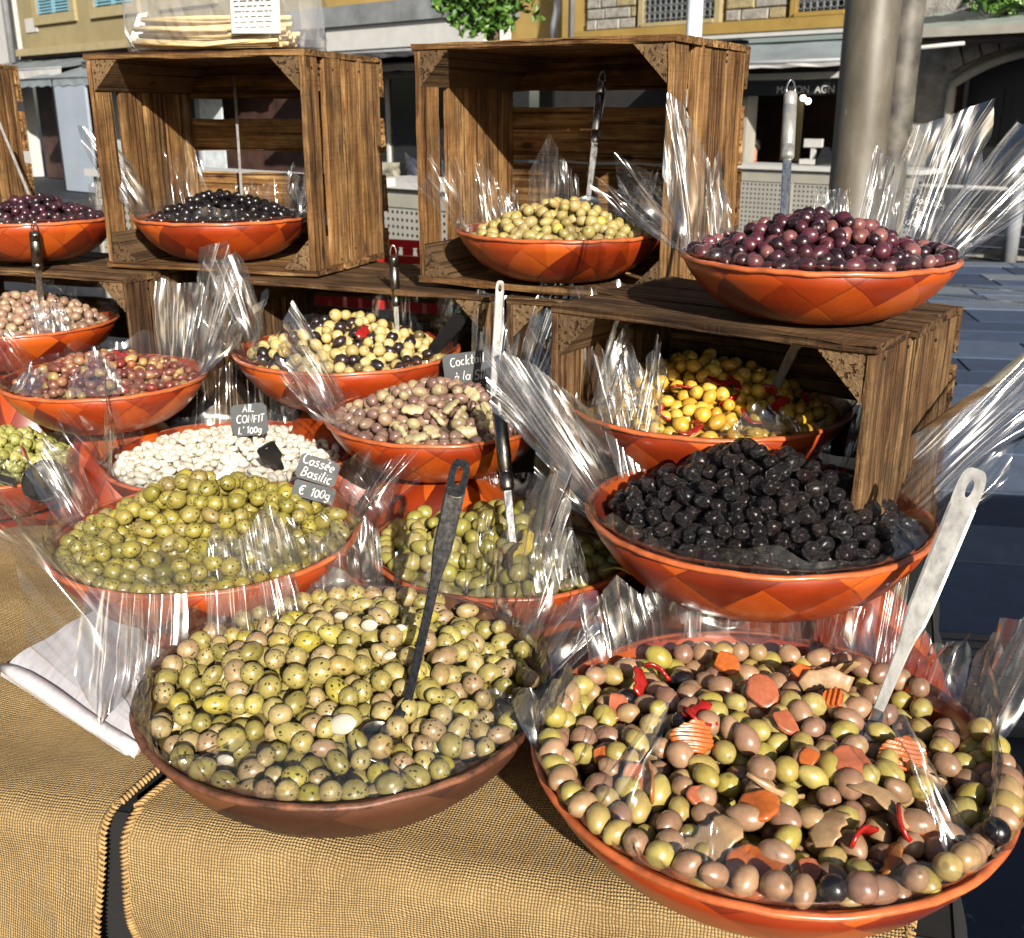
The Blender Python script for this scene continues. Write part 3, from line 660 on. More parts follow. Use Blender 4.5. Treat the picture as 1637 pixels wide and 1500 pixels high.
for k in range(4):
    MB().box((ac-ar+.12+k*.46-S0, .60, .3), (ac-ar+.46+k*.46-S0, .618, 1.9)).build('door_panel', C['black'], dd_)
MB().box((ac-ar-S0, .3, 0), (ac+ar-S0, .31, .05)).build('step', C['stone'], b)
cn = froot('canopy', 1.25, .0); tag(cn, 'pale green metal canopy above the arched doorway', 'canopy')
MB().prism([(0, .28, 2.72), (0, -.7, 2.52), (0, -.7, 2.47), (0, .28, 2.66)], (4.0, 0, 0)).build('roof_sheet', C['green_grey'], cn)
MB().box((-.01, -.74, 2.40), (4.0, -.702, 2.50)).build('gutter', C['cream'], cn); MB().box((0, -.6, 2.36), (4.0, .2, 2.397)).build('rusty_frame', C['rust'], cn)
MB().tube([(-.4, -.66, 2.26), (.75, -.66, 2.33)], .022).build('stay', C['white'], cn, True)
pc = MB().tube([FO+fe*1.12-fn*.62+Vector((0, 0, z)) for z in (-.03, .06, .061, 2.38)], [.09, .09, .06, .06], 14).build('canopy_post', C['pipe'], smooth=True); tag(pc, 'grey round post holding the canopy beside the arch', 'post')

# --- trees
def leaf_cloud(name, lobes, n, size, m, parent):
    V = []; F = []
    for _ in range(n):
        c, r = lobes[rng.integers(len(lobes))]
        d = rng.normal(size=3); d /= np.linalg.norm(d); rr = rng.uniform(.45, 1.0)**.5
        p = np.array(c)+d*np.array(r)*rr*(1+.18*math.sin(d[0]*9+d[2]*7))
        a = rng.normal(size=3); a /= np.linalg.norm(a); bb = np.cross(a, rng.normal(size=3)); bb /= np.linalg.norm(bb); s = size*rng.uniform(.6, 1.25); k = len(V); cc = np.cross(a, bb)*s*.18
        V += [p-a*s*.6, p+bb*s*.36+cc, p+a*s*.7, p-bb*s*.36+cc]; F += [(k, k+1, k+2), (k, k+2, k+3)]
    return mesh_obj(name, V, F, m, parent)
lf = NT('green_leaf'); lr = lf.new('ShaderNodeNewGeometry').outputs['Random Per Island']
lf.base(lf.ramp(lr, [(0, (.030, .085, .012)), (.5, (.06, .15, .02)), (1, (.13, .24, .04))])); lf.set(Roughness=.45, Subsurface_Weight=0.0)
lf.p.inputs['Transmission Weight'].default_value = .0
bark = plain('grey_bark', (.10, .075, .05), .9, nscale=12, amt=.5, bump=.6)
c0 = at(790, -40, 11.0)
tr = empty('tree', (c0.x, c0.y, 0)); tag(tr, 'leafy bright green tree showing above the right upper crate', 'tree')
zc = c0.z
leaf_cloud('crown', [((0, 0, zc), (.62, .62, .52)), ((-.35, .1, zc+.1), (.40, .4, .42)), ((.45, -.1, zc+.12), (.38, .4, .36)), ((0.05, 0, zc+.5), (.8, .8, .5)), ((-.1, -.1, zc-.25), (.35, .3, .36)), ((-.6, 0, zc+.5), (.5, .5, .5)), ((.7, .1, zc+.55), (.5, .5, .5))], 5200, .085, lf.m, tr)
tk = MB().tube([(0, 0, -.03), (.02, 0, .8), (-.02, .01, 1.6), (0, 0, zc-.1), (.05, 0, zc+.6)], [.11, .09, .08, .06, .02], 10)
for k in range(6):
    a = k*1.05; tk.tube([(0, 0, zc-.25+.05*k), (.25*math.cos(a), .25*math.sin(a), zc+.05+.05*k), (.5*math.cos(a), .5*math.sin(a), zc+.3+.05*k)], [.04, .025, .008], 6)
tk.build('trunk', bark, tr, True)
c1 = at(1612, -22, 11.3); s_, _ = fac(1612, 20, .35)
sh = empty('climbing_shrub', tuple(FO+fe*s_-fn*.35+Vector((0, 0, 2.64)))); tag(sh, 'dark green shrub growing over the pale green canopy', 'shrub')
sh.location.z = 2.56
leaf_cloud('foliage', [((0, 0, .28), (.45, .3, .25)), ((.35, 0, .4), (.4, .3, .3)), ((-.3, 0, .35), (.3, .25, .16)), ((.6, 0, .3), (.4, .3, .25))], 1900, .075, lf.m, sh)
MB().tube([(0, .1, .06), (.1, 0, .3), (.3, 0, .5)], [.03, .02, .01], 6).build('stem', bark, sh)

# --- street poles and railing
def pole(name, label, px, py, d, r, zt, m):
    p = at(px, py, d); o = MB().tube([(p.x, p.y, z) for z in (-.03, .02, .021, 1.5, zt)], [r*1.5, r*1.5, r, r, r], 28).build(name, m, smooth=False)
    me = o.data; me.polygons.foreach_set('use_smooth', [len(p_.vertices) == 4 for p_ in me.polygons]); tag(o, label, 'pole'); return o
pm_ = NT('weathered_grey_steel_pole'); po = pm_.obj(); f1 = pm_.noise(pm_.vmul(po, (3.0, 3.0, 1.2)), 2.5, 6, .65); f2 = pm_.noise(pm_.vmul(po, (9.0, 9.0, 2.0)), 5, 3)
cc = pm_.ramp(f1, [(.3, (.055, .046, .032)), (.55, (.10, .087, .066)), (.75, (.15, .135, .108))])
pm_.base(pm_.mix(pm_.ramp(f2, [(.70, (0, 0, 0)), (.76, (.7,)*3)]), cc, (.55, .54, .5))); pm_.set(Roughness=.5); pm_.bump(f1, .2, .004)
pole('street_pole', 'thick weathered grey street pole in front of the shop', 1364, 335, 5.3, .128, 4.5, pm_.m)
pole('street_pole', 'thinner mottled pole tucked behind the thick grey pole', 1416, 335, 5.62, .085, 4.5, plain('dark_mottled_steel', (.075, .068, .055), .6, nscale=9, amt=.7, bump=.3))
pole('lamp_pole', 'pale blue white pole rising behind the right upper crate', 1110, 40, 11.5, .085, 6, plain('pale_blue_paint', (.55, .63, .70), .4, nscale=3, amt=.12))
rb = on_z(1612, 417, 0); rl = empty('street_railing', tuple(rb), (0, 0, -R_(38))); tag(rl, 'steel street railing with thick posts and thin horizontal bars', 'railing')
for x in (-1.9, 0, 1.9): MB().tube([(x, 0, -.03), (x, 0, .98)], .085, 18).build('post', C['pipe'], rl, True)
for k, z in enumerate((.14, .28, .42, .56)): MB().tube([(-3.2, 0, z), (2.6, 0, z)], .012, 6).build('bar', rail_m, rl, True)
MB().tube([(-3.2, 0, .80), (2.6, 0, .80)], .026, 8).build('top_rail', C['white'], rl, True)
# parasol added out of view to throw shade on the paving at the right
pp = Vector((3.0, -1.6, 0)); ps = empty('added_shade_parasol', tuple(pp)); tag(ps, 'large dark blue parasol added out of view to shade the paving', 'parasol')
V = [(0, 0, 2.75)]; F = []; hw = 1.3
ring = [(hw, hw), (0, hw*1.02), (-hw, hw), (-hw*1.02, 0), (-hw, -hw), (0, -hw*1.02), (hw, -hw), (hw*1.02, 0)]
V += [(x, y, 2.2) for x, y in ring]+[(x, y, 2.02) for x, y in ring]
for k in range(8): F += [(0, k+1, (k+1) % 8+1), (k+1, k+9, (k+1) % 8+9, (k+1) % 8+1)]
mesh_obj('canopy', V, F, plain('navy_canvas', (.03, .04, .08), .8), ps); MB().tube([(0, 0, -.03), (0, 0, 2.74)], .03).build('pole', C['pipe'], ps, True)
MB().box((-.3, -.3, 0), (.3, .3, .08)).build('base', C['stone'], ps)

# ------------------------------------------------------------------ the stall table and its sacking
TZ = .884
G = Vector((-.413, .968, 0)); ta = Vector((math.cos(R_(13)), -math.sin(R_(13)), 0)); tb = Vector((math.sin(R_(19)), math.cos(R_(19)), 0))
def tp(a, b, z): return G+ta*a+tb*b+Vector((0, 0, z))
tn_ = Vector((-ta.y, ta.x, 0))*-1           # outward, towards the buyer
table = empty('stall_table', tuple(tp(0, .8, 0))); tag(table, 'long black covered market stall table under the bowls and crates', 'table')
AR = .838
o = MB().prism([tp(-2.2, 0.012, TZ-.04)-table.location, tp(AR, 0.012, TZ-.04)-table.location, tp(AR, 2.0, TZ-.04)-table.location, tp(-2.2, 2.0, TZ-.04)-table.location], (0, 0, .034)).build('table_top', M['black_cloth'], table)
def skirt(name, p0, p1, out, n=60, amp=.012):
    V = []; F = []
    for i in range(n+1):
        t = i/n; p = p0.lerp(p1, t); w = math.sin(t*(p1-p0).length*42)*amp
        for j, (z, k) in enumerate(((TZ-.004, .0), (TZ-.02, .012), (.5, .03), (.06, .06))):
            q = p+out*(k+w*(0, .2, .8, 1)[j]); V.append((q.x-table.location.x, q.y-table.location.y, z-table.location.z))
    for i in range(n):
        for j in range(3): F.append((i*4+j, i*4+j+1, (i+1)*4+j+1, (i+1)*4+j))
    return mesh_obj(name, V, F, M['black_cloth'], table, True)
skirt('front_cloth', tp(-2.2, .01, 0), tp(AR, .01, 0), tn_, 160); skirt('side_cloth', tp(AR, .01, 0), tp(AR, 2.0, 0), Vector((tb.y, -tb.x, 0)), 90)
for a, b in ((-2.1, .1), (AR-.08, .1), (-2.1, 1.9), (AR-.08, 1.9)):
    p = tp(a, b, 0)-table.location; MB().tube([(p.x, p.y, 0), (p.x, p.y, TZ-.041)], .025).build('leg', M['black_plastic'], table, True)

def cloth_pt(a, s, seed):
    """s > 0 on the table, s < 0 hanging over its front edge"""
    rad = .030; z0 = TZ+.010
    und = .0050*(math.sin(a*17+seed+s*9)+math.sin(a*7-s*23+seed*2))*min(1, abs(s)*8+.2)
    fold = .016*math.sin(a*11+seed*1.3+.6*math.sin(a*5))+.006*math.sin(a*23+seed)
    if s >= 0: q = tp(a, s, z0+und+.002)
    else:
        arc = rad*math.pi/2*.95; t = min(-s, arc)/rad
        out = rad*math.sin(t); dz = rad*(1-math.cos(t)); rest = max(0, -s-arc)
        k = min(1, rest/.12)
        out += rest*.10+fold*k+.011*math.sin(rest*26+a*4+2*math.sin(a*6))*k; dz += rest*.985
        q = tp(a, 0, z0-dz+und*.5)+tn_*out
    return q
def burlap(label, af0, af1, s0, s1, seed, na, ns):
    V = []; UV = []; F = []
    for j in range(ns+1):
        s = s0+(s1-s0)*j/ns
        for i in range(na+1):
            e0, e1 = af0(s), af1(s); a = e0+(e1-e0)*i/na
            V.append(cloth_pt(a, s, seed)); UV.append((a, s))
    for j in range(ns):
        for i in range(na): F.append((j*(na+1)+i, j*(na+1)+i+1, (j+1)*(na+1)+i+1, (j+1)*(na+1)+i))
    o = mesh_obj('burlap_cloth', V, F, M['burlap'], None, True, UV); tag(o, label, 'cloth', 'burlap cloths on the stall'); return o
gapw = lambda s: .0058+.0014*math.sin(s*19+1) + (.004 if s < 0 else 0)
gapc = lambda s: .003*math.sin(s*7) + (.0 if s < 0 else .05*s)
bl = burlap('wide burlap cloth left of the dark gap, lit at the front corner', lambda s: -1.9, lambda s: gapc(s)-gapw(s), -.5, 1.25, 1.1, 230, 150)
br = burlap('burlap cloth right of the dark gap, under the two front bowls', lambda s: gapc(s)+gapw(s), lambda s: .80+.003*math.sin(s*40), -.5, 1.25, 4.2, 120, 150)
# overcast stitching along the two edges of the gap and the right hem
def stitches(par, af, sgn, seed, s0=-.42, s1=.35):
    b = MB(); s = s0; rr = random.Random(seed)
    while s < s1:
        a = af(s); p = cloth_pt(a+sgn*.0012, s, seed); q = cloth_pt(a-sgn*.0065, s+.0045, seed); n = cloth_pt(a-sgn*.003, s+.002, seed)
        up = Vector((0, 0, 1)) if s > 0 else (tn_+Vector((0, 0, .3))).normalized()
        b.tube([p-up*.001, p+up*.0012, n+up*.0028, q+up*.0015, q-up*.001], [.0010, .0017, .0019, .0016, .0008], 5, False); s += .0052+rr.uniform(-.0008, .0008)
    o = b.build('hem_stitching', hem_m, par, True); o['kind'] = 'stuff'
hem_m = plain('hem_thread', (.34, .21, .08), .85, nscale=120, amt=.4)
stitches(bl, lambda s: gapc(s)-gapw(s), 1, 1.1); stitches(br, lambda s: gapc(s)+gapw(s), -1, 4.2); stitches(br, lambda s: .80+.003*math.sin(s*40), 1, 4.2, -.45, .5)

# ------------------------------------------------------------------ crates
def crate(label, x, y, z, yaw, W, H, D, m, group, name='wooden_crate', seed=0, back=None, side=None, tilt=(0, 0)):
    """lies on its side, open to the front; x, y, z is the lower front corner at its left end"""
    r = random.Random(seed); random.seed(seed*7+1)
    c = empty(name, (x, y, z), (tilt[0], tilt[1], -yaw)); tag(c, label, 'crate', group); t = .011
    def run(total, widths, gaps):
        out = []; p = 0
        for i, w in enumerate(widths): out.append((p, w)); p += w+(gaps[i] if i < len(gaps) else 0)
        k = total/(p if p else 1); return [(a*k, w*k) for a, w in out]
    for zz in (t/2, H-t/2):
        for a, w in run(D, (.105, .10, .085), (.012, .010)):
            plank('slat', W+.004+r.uniform(-.004, .006), w, t, m, c, (W/2+r.uniform(-.002, .002), a+w/2, zz), (0, r.uniform(-.002, .002), r.uniform(-.006, .006)))
    sd = side or ((.062, .075, .06, .08), (.014, .003, .004))
    for xx in (t/2, W-t/2):
        for a, w in run(D-.004, *sd):
            plank('side_slat', H-2*t-.002, w, t, m, c, (xx, a+w/2+.002, H/2), (r.uniform(-.008, .008), -math.pi/2, r.uniform(-.015, .015)))
    bk = back or ((.075, .08, .085, .075), (.024, .026, .022))
    for a, w in run(H-.004, *bk):
        plank('back_slat', W+.003, w, t, m, c, (W/2, D+t/2+.002, a+w/2+.002), (math.pi/2, 0, 0))
    L = .056
    for cx, cz, sx_, sz_ in ((t, t, 1, 1), (W-t, t, -1, 1), (t, H-t, 1, -1), (W-t, H-t, -1, -1)):
        b = MB(); n = 5; d0, d1 = .003, D-.004; V = []; F = []
        for i in range(n+1):
            yy = d0+(d1-d0)*i/n; V += [(yy, 0, 0), (yy, sx_*L, 0), (yy, 0, sz_*L)]
        for i in range(n):
            for k in range(3): F.append((i*3+k, i*3+(k+1) % 3, (i+1)*3+(k+1) % 3, (i+1)*3+k))
        F += [(2, 1, 0), (n*3, n*3+1, n*3+2)]
        # local X runs along the depth so that the grain does too
        o = mesh_obj('corner_block', [(v[0], -v[1], v[2]) for v in V], F, M['corner'], c); o.location = (cx+sx_*.0006, 0, cz+sz_*.0006); o.rotation_euler = (0, 0, math.pi/2)
    # nail heads
    nb = MB()
    for k in range(10):
        xx = W+.0005; yy = r.choice((.03, .06, .11, .17, .22, .27)); zz = r.choice((.02, .035, H-.03, H-.02)); nb.tube([(xx-.002, yy, zz), (xx+.001, yy, zz)], .0025, 6)
    o = nb.build('nail_heads', M['steel_dark'], c); o['kind'] = 'stuff'
    random.seed(seed); return c
UP = 'upper wooden crates'; LO = 'lower wooden crates on the table'
crate('open wooden crate holding the khaki olives, highest in the picture', -.165, 1.901, 1.318, R_(30.7), .467, .395, .313, M['crate'], UP, seed=3,
      back=((.075, .112, .10, .07), (.012, .006, .030)), side=((.055, .068, .05, .052, .045), (.028, .003, .003, .002)))
crate('open wooden crate with the bag of sticks lying on top', -.803, 2.14, 1.313, R_(18.3), .459, .397, .315, M['crate'], UP, seed=5,
      back=((.055, .068, .06, .068), (.03, .042, .038)), side=((.055, .072, .066, .06, .04), (.026, .010, .003, .003)))
crate('wooden crate cut by the picture edge beside the dark purple olives', -1.64, 2.36, 1.316, R_(18.3), .459, .390, .315, M['crate'], UP, seed=8)
rs = empty('riser_box', (.335, 1.42, TZ+.012), (0, 0, -R_(37))); tag(rs, 'black covered box under the rough crate with the purple olives', 'box')
MB().box((-.17, -.09, 0), (.17, .12, 1.052-TZ-.012)).build('box_side', M['black_cloth'], rs); MB().box((-.173, -.093, .08), (.173, .123, 1.054-TZ-.012)).build('lid', M['black_cloth'], rs)
crate('rough wooden crate carrying the wide bowl of purple olives', .05, 1.383, 1.055, R_(37.2), .428, 1.366-1.055, .311, M['crate_low'], LO, seed=11)
ya = R_(20.5); crate('rough dark crate under the leftmost bowl, holding pinkish olives', -.734-.62*math.cos(ya), 2.03+.62*math.sin(ya), TZ+.012, ya, .62, 1.308-TZ-.012, .30, M['crate_low'], LO, seed=13)
yb = R_(23.8); crate('rough dark crate holding the bowl of pale and black olives', -.565, 2.046, TZ+.012, yb, .575, 1.308-TZ-.012, .31, M['crate_low'], LO, seed=17)
crate('rough dark crate behind the golden olives, under the khaki olive crate', -.01, 1.80, TZ+.012, yb, .45, 1.308-TZ-.012, .31, M['crate_low'], LO, seed=19)
# plastic crates stacked behind the wooden ones
def plastic_crate(label, x, y, z, m, yaw=.4, W=.4, D=.3, H=.16):
    c = empty('plastic_crate', (x, y, z), (0, 0, -yaw)); tag(c, label, 'crate', 'plastic crates behind the stall')
    for nm, a, b in (('floor_panel', (0, 0, 0), (W, D, .01)), ('rim', (-.01, -.01, H-.02), (W+.01, .004, H)), ('rim', (-.01, D-.004, H-.02), (W+.01, D+.01, H)), ('rim', (-.01, .0042, H-.02), (.004, D-.0042, H)), ('rim', (W-.004, .0042, H-.02), (W+.01, D-.0042, H))):
        MB().box(a, b).build(nm, m, c)
    for i in range(9):
        x_ = i*(W-.03)/8
        MB().box((x_, 0, .0105), (x_+.03, .006, H-.0205)).build('slat', m, c); MB().box((x_, D-.006, .0105), (x_+.03, D, H-.0205)).build('slat', m, c)
    for i in range(6):
        y_ = .0075+i*(D-.045)/5
        MB().box((0, y_, .0105), (.006, y_+.03, H-.0205)).build('slat', m, c); MB().box((W-.006, y_, .0105), (W, y_+.03, H-.0205)).build('slat', m, c)
green_p = plain('green_plastic', (.015, .19, .06), .4, nscale=5, amt=.2); red_p = plain('red_plastic', (.40, .015, .012), .4, nscale=5, amt=.2)
# a back bench behind the table carries the plastic crates
bench = empty('back_bench', (-.05, 2.78, 0), (0, 0, -R_(24))); tag(bench, 'dark work bench behind the lower crates', 'bench')
MB().box((-.95, -.25, 1.08), (.55, .3, 1.11)).build('bench_top', M['black_cloth'], bench)
for a, b in ((-.9, -.2), (.5, -.2), (-.9, .25), (.5, .25)): MB().box((a-.02, b-.02, 0), (a+.02, b+.02, 1.079)).build('leg', M['black_plastic'], bench)
p = Vector((-.33, 2.62, 0)); 
for (lab, x, y, z, m) in (('red plastic crate seen between the two upper wooden crates', -.55, 2.78, 1.112, red_p), ('green plastic crate standing just right of the red one', -.155, 2.62, 1.112, green_p)):
    plastic_crate(lab, x, y, z, m, R_(24))
# ------------------------------------------------------------------ bowls
PROF = [(.0, .0), (.30, .0), (.40, .015), (.52, .07), (.64, .17), (.76, .33), (.86, .53), (.94, .76), (1.0, 1.0)]
class Bowl: pass
def bowl_mesh(R, h, flip=False, n=72, th=.006):
    V = []; UV = []; F = []
    prof = [(r*R, z*h, i/8) for i, (r, z) in enumerate(PROF)]
    inner = [(max(0, r*R-th*(.3+.7*(i/8))), z*h+th*(1-.6*i/8), i/8) for i, (r, z) in enumerate(PROF)][::-1]
    full = prof+inner
    for r, z, v in full:
        for k in range(n+1):
            w = 2*math.pi*k/n; V.append((r*math.cos(w), r*math.sin(w), z)); UV.append((k/n, v))
    m = n+1
    for i in range(len(full)-1):
        for k in range(n): F.append((i*m+k, i*m+k+1, (i+1)*m+k+1, (i+1)*m+k))
    return V, F, UV
def make_bowl(name, label, c, R, h, mat, rimm, rot=(0, 0, 0), group='lacquered bowls of olives', inverted=False, cat='bowl'):
    root = empty(name, tuple(c), rot); tag(root, label, cat, group)
    V, F, UV = bowl_mesh(R, h)
    if inverted: V = [(x, y, h-z) for x, y, z in V]; F = [f[::-1] for f in F]
    o = mesh_obj('shell', V, F, mat, root, True, UV); o.rotation_euler = (0, 0, random.uniform(0, 6))
    ring = []; sd = random.uniform(0, 9); zr = 0 if inverted else h
    V = []; F = []; n = 96; m = 8
    for k in range(n):
        w = 2*math.pi*k/n; rr = R-.002+fbm1(w*3, sd)*.0009; zz = zr+fbm1(w*4, sd+4)*.0010
        for q in range(m):
            a = 2*math.pi*q/m; V.append(((rr+.0042*math.cos(a))*math.cos(w), (rr+.0042*math.cos(a))*math.sin(w), zz+.0034*math.sin(a)))
    for k in range(n):
        for q in range(m): F.append((k*m+q, ((k+1) % n)*m+q, ((k+1) % n)*m+(q+1) % m, k*m+(q+1) % m))
    mesh_obj('rim', V, F, rimm, root, True)
    B = Bowl(); B.c = Vector(c); B.R = R; B.h = h; B.mat = Matrix.Translation(Vector(c)) @ Euler(rot).to_matrix().to_4x4(); B.root = root
    return B
def set_bowl(label, c, D, mat='bowl', rim='bowl_rim', tilt=0.0, hk=.25):
    h = hk*D
    return make_bowl('wooden_bowl', label, (c[0], c[1], c[2]-h), D/2, h, M[mat], M[rim], (R_(tilt), 0, 0))

# ------------------------------------------------------------------ fruit
def olive_mesh(L, W, nr=10, ns=14, point=.1, dimple=.06, lump=0, seed=0):
    r = random.Random(seed); V = []; lp = []; F = []; ph = [r.uniform(0, 6) for _ in range(6)]
    for i in range(nr+1):
        t = math.pi*i/nr; z = math.cos(t); rad = math.sin(t)**(1+point)*(1+.06*math.sin(z*1.7+ph[0]))
        if i == 0: z -= dimple
        for k in range(ns):
            w = 2*math.pi*k/ns; q = 1+lump*(math.sin(2*w+ph[1]+z*2)+.8*math.sin(3*w+ph[2]-z*3)+.6*math.sin(5*w+ph[3]+5*z))
            V.append((rad*q*math.cos(w)*W/2, rad*q*math.sin(w)*W/2, z*L/2)); lp.append((rad*math.cos(w)*W/L, rad*math.sin(w)*W/L, math.cos(t)))
            if i in (0, nr): break
    V2 = V
    def idx(i, k): return 0 if i == 0 else (1+(nr-1)*ns if i == nr else 1+(i-1)*ns+k % ns)
    for i in range(nr):
        for k in range(ns):
            a, b, c, d = idx(i, k), idx(i+1, k), idx(i+1, k+1), idx(i, k+1)
            if i == 0: F.append((a, b, c))
            elif i == nr-1: F.append((a, b, d))
            else: F.append((a, b, c, d))
    return np.array(V2), F, np.array(lp)
def pack(R, surf, d, seed, fill=.61, layers=1.6, it=36, wall=None, rmax=None):
    g = np.random.default_rng(seed); th = layers*d
    N = int(fill*math.pi*R*R*1.08*th/(math.pi/6*d**3))
    r = R*np.sqrt(g.uniform(0, 1, N)); w = g.uniform(0, 2*math.pi, N)
    P = np.stack([r*np.cos(w), r*np.sin(w), np.zeros(N)], 1); P[:, 2] = surf(r)-g.uniform(0, 1, N)*th
    for k in range(it):
        D = P[:, None, :]-P[None, :, :]; q = np.sqrt((D**2).sum(2))+1e-9; ov = np.maximum(0, d-q); np.fill_diagonal(ov, 0)
        P = P+(D/q[..., None]*ov[..., None]).sum(1)*.28
        rr = np.hypot(P[:, 0], P[:, 1]); s = np.minimum(1, R/np.maximum(rr, 1e-6)); P[:, :2] *= s[:, None]; rr = np.minimum(rr, R)
        P[:, 2] = np.clip(P[:, 2], surf(rr)-th, surf(rr)+.12*d)
        P[:, 2] = np.maximum(P[:, 2], wall(rr))
    return P
def rand_rot(g, flat):
    a = g.uniform(0, 2*math.pi); t = math.acos(max(-1, min(1, g.normal(0, flat))))
    return Euler((t, 0, a)).to_matrix() @ Euler((0, 0, g.uniform(0, 6.28))).to_matrix()
CAMP = Vector((0, 0, EYE))
def heap(B, name, cat, labels, mats, L, W, edge, peak, seed, Rf=.86, pw=1.6, limit=300, lump=0, point=.1, dimple=.06, group=None, off=(0, 0), special=None, flat=.35, layers=1.6, words_=('',), where_=''):
    """labels/mats: list of (share, material key, label); the ones seen are objects of their own, the rest one mass"""
    g = np.random.default_rng(seed); R = B.R*Rf; ox, oy = off
    surf_ = lambda r: B.h+edge+peak*(1-np.clip(np.asarray(r)/R, 0, 1)**pw)
    d = (L*W*W)**(1/3)*.97
    pr_, pz_ = np.array([p[0] for p in PROF])*B.R-.006, np.array([p[1] for p in PROF])*B.h
    wall_z = lambda r, k=.58: np.interp(np.asarray(r)+d*.42*k/.58, pr_, pz_)+d*k*.62+.006
    P = pack(R, surf_, d, seed, layers=layers, wall=wall_z)
    if off[1]:
        sh_ = np.clip(P[:, 1]/R, -1, 1)*.5+.5; P[:, 1] += off[1]*sh_*1.6; P[:, 2] -= .018*np.maximum(0, P[:, 1]/R)**2
    rr = np.hypot(P[:, 0], P[:, 1]); depth = surf_(rr)-P[:, 2]
    order = np.argsort(depth); vis = []
    cl = B.mat.inverted() @ CAMP
    for i in order:
        p = P[i]; r = rr[i]; sl = peak*pw*(max(r, 1e-4)/R)**(pw-1)/R
        n = Vector((p[0]/max(r, 1e-4)*sl, p[1]/max(r, 1e-4)*sl, 1)).normalized(); v = (cl-Vector(p)).normalized()
        if depth[i] < .85*d and n.dot(v) > -.06 and len(vis) < limit: vis.append(i)
    visset = set(vis); shapes = {}
    cum = np.cumsum([m[0] for m in mats]); cum = cum/cum[-1]
    for q in range(len(mats)):
        for sv in range(7):
            V, F, lp = olive_mesh(L*(1, 1.10, .92, 1.04, .97, 1.14, .88)[sv], W*(1, .95, 1.05, .98, 1.03, .93, 1.0)[sv], 12, 16, point*(1, 1.8, .4, 2.6, .7, 1.3, .2)[sv], dimple*(1, .4, 1.6, 1, 2.2, .2, 1)[sv], max(lump, .013), seed+sv)
            o = mesh_obj(name, V, F, OL[mats[q][1]], None, True, None, {'lp': ('FLOAT_VECTOR', lp)}); me = o.data; bpy.data.objects.remove(o); shapes[(q, sv)] = me
    for i in vis:
        q = int(np.searchsorted(cum, g.uniform())); sv = int(g.integers(7))
        o = bpy.data.objects.new(name if len(mats) == 1 else mats[q][3], shapes[(q, sv)]); col.objects.link(o)
        s = g.uniform(.84, 1.13)
        o.matrix_world = B.mat @ (Matrix.Translation(Vector(P[i])) @ rand_rot(g, flat).to_4x4() @ Matrix.Diagonal((s, s, s*g.uniform(.95, 1.05), 1)))
        val = g.uniform(); o.color = (val, 0, 0, 1)
        wd = words_ if len(mats[q]) < 4 or q == 0 else ['shiny black']
        rel = (B.mat.to_3x3() @ Vector((P[i][0], P[i][1], 0))); to_c = Vector((-B.c.x, -B.c.y, 0)).normalized(); rgt = Vector((-to_c.y, to_c.x, 0))
        fr_, rt_ = rel.dot(to_c)/R, rel.dot(rgt)/R; far = math.hypot(fr_, rt_)
        place = 'on the crown' if far < .36 else ('by the ' if far > .80 else 'on the ')+('front' if fr_ > abs(rt_) else 'back' if -fr_ > abs(rt_) else 'right' if rt_ > 0 else 'left')+(' rim' if far > .80 else ' slope')
        o['label'] = wd[min(len(wd)-1, int(val*len(wd)))]+' '+mats[q][2]+' '+place+' of '+where_; o['category'] = cat if len(mats[q]) < 5 else mats[q][4]; o['group'] = group or (cat+'s in '+B.root['label'])[:60]
    # the rest: one mass, with a core that closes the gaps
    V0, F0, lp0 = olive_mesh(L, W, 6, 9, point, dimple, lump, seed); rest = [i for i in range(len(P)) if i not in visset]
    VV = []; FF = []; LP = []; RN = []; n0 = 0
    for i in rest:
        Rm = np.array(rand_rot(g, flat)); VV.append(V0 @ Rm.T*g.uniform(.9, 1.08)+P[i]); LP.append(lp0); RN.append(np.full(len(V0), g.uniform())); FF += [tuple(a+n0 for a in f) for f in F0]; n0 += len(V0)
    K = 10; S = 28; core = [(0, 0, float(surf_(0.0))-layers*d)]
    for a in range(1, K+1):
        for b in range(S): w = 2*math.pi*b/S; r = R*1.02*a/K; core.append((r*math.cos(w), r*math.sin(w), max(float(surf_(r))-layers*d*.8, float(wall_z(r, .1)))))
    FF += [(n0, n0+1+b, n0+1+(b+1) % S) for b in range(S)]
    for a in range(K-1):
        for b in range(S): FF.append((n0+1+a*S+b, n0+1+(a+1)*S+b, n0+1+(a+1)*S+(b+1) % S, n0+1+a*S+(b+1) % S))
    core = np.array(core)
    if off[1]: core[:, :2] *= .90; core[:, 1] += off[1]; core[:, 2] -= .012
    VV.append(core); LP.append(core*20); RN.append(np.full(len(core), .2))
    o = mesh_obj(name+'_heap', np.concatenate(VV), FF, OL[mats[0][1]], None, True, None, {'lp': ('FLOAT_VECTOR', np.concatenate(LP)), 'rn': ('FLOAT', np.concatenate(RN))})
    o.matrix_world = B.mat; tag(o, 'deeper '+cat+'s filling the '+B.root['label'].split(' with ')[0], cat+' heap', None, 'stuff')
    B.surf = surf_; B.fillR = R
    return B
def on_heap(B, x, y, lift=0.0): return B.mat @ Vector((x, y, float(B.surf(math.hypot(x, y)))+lift))

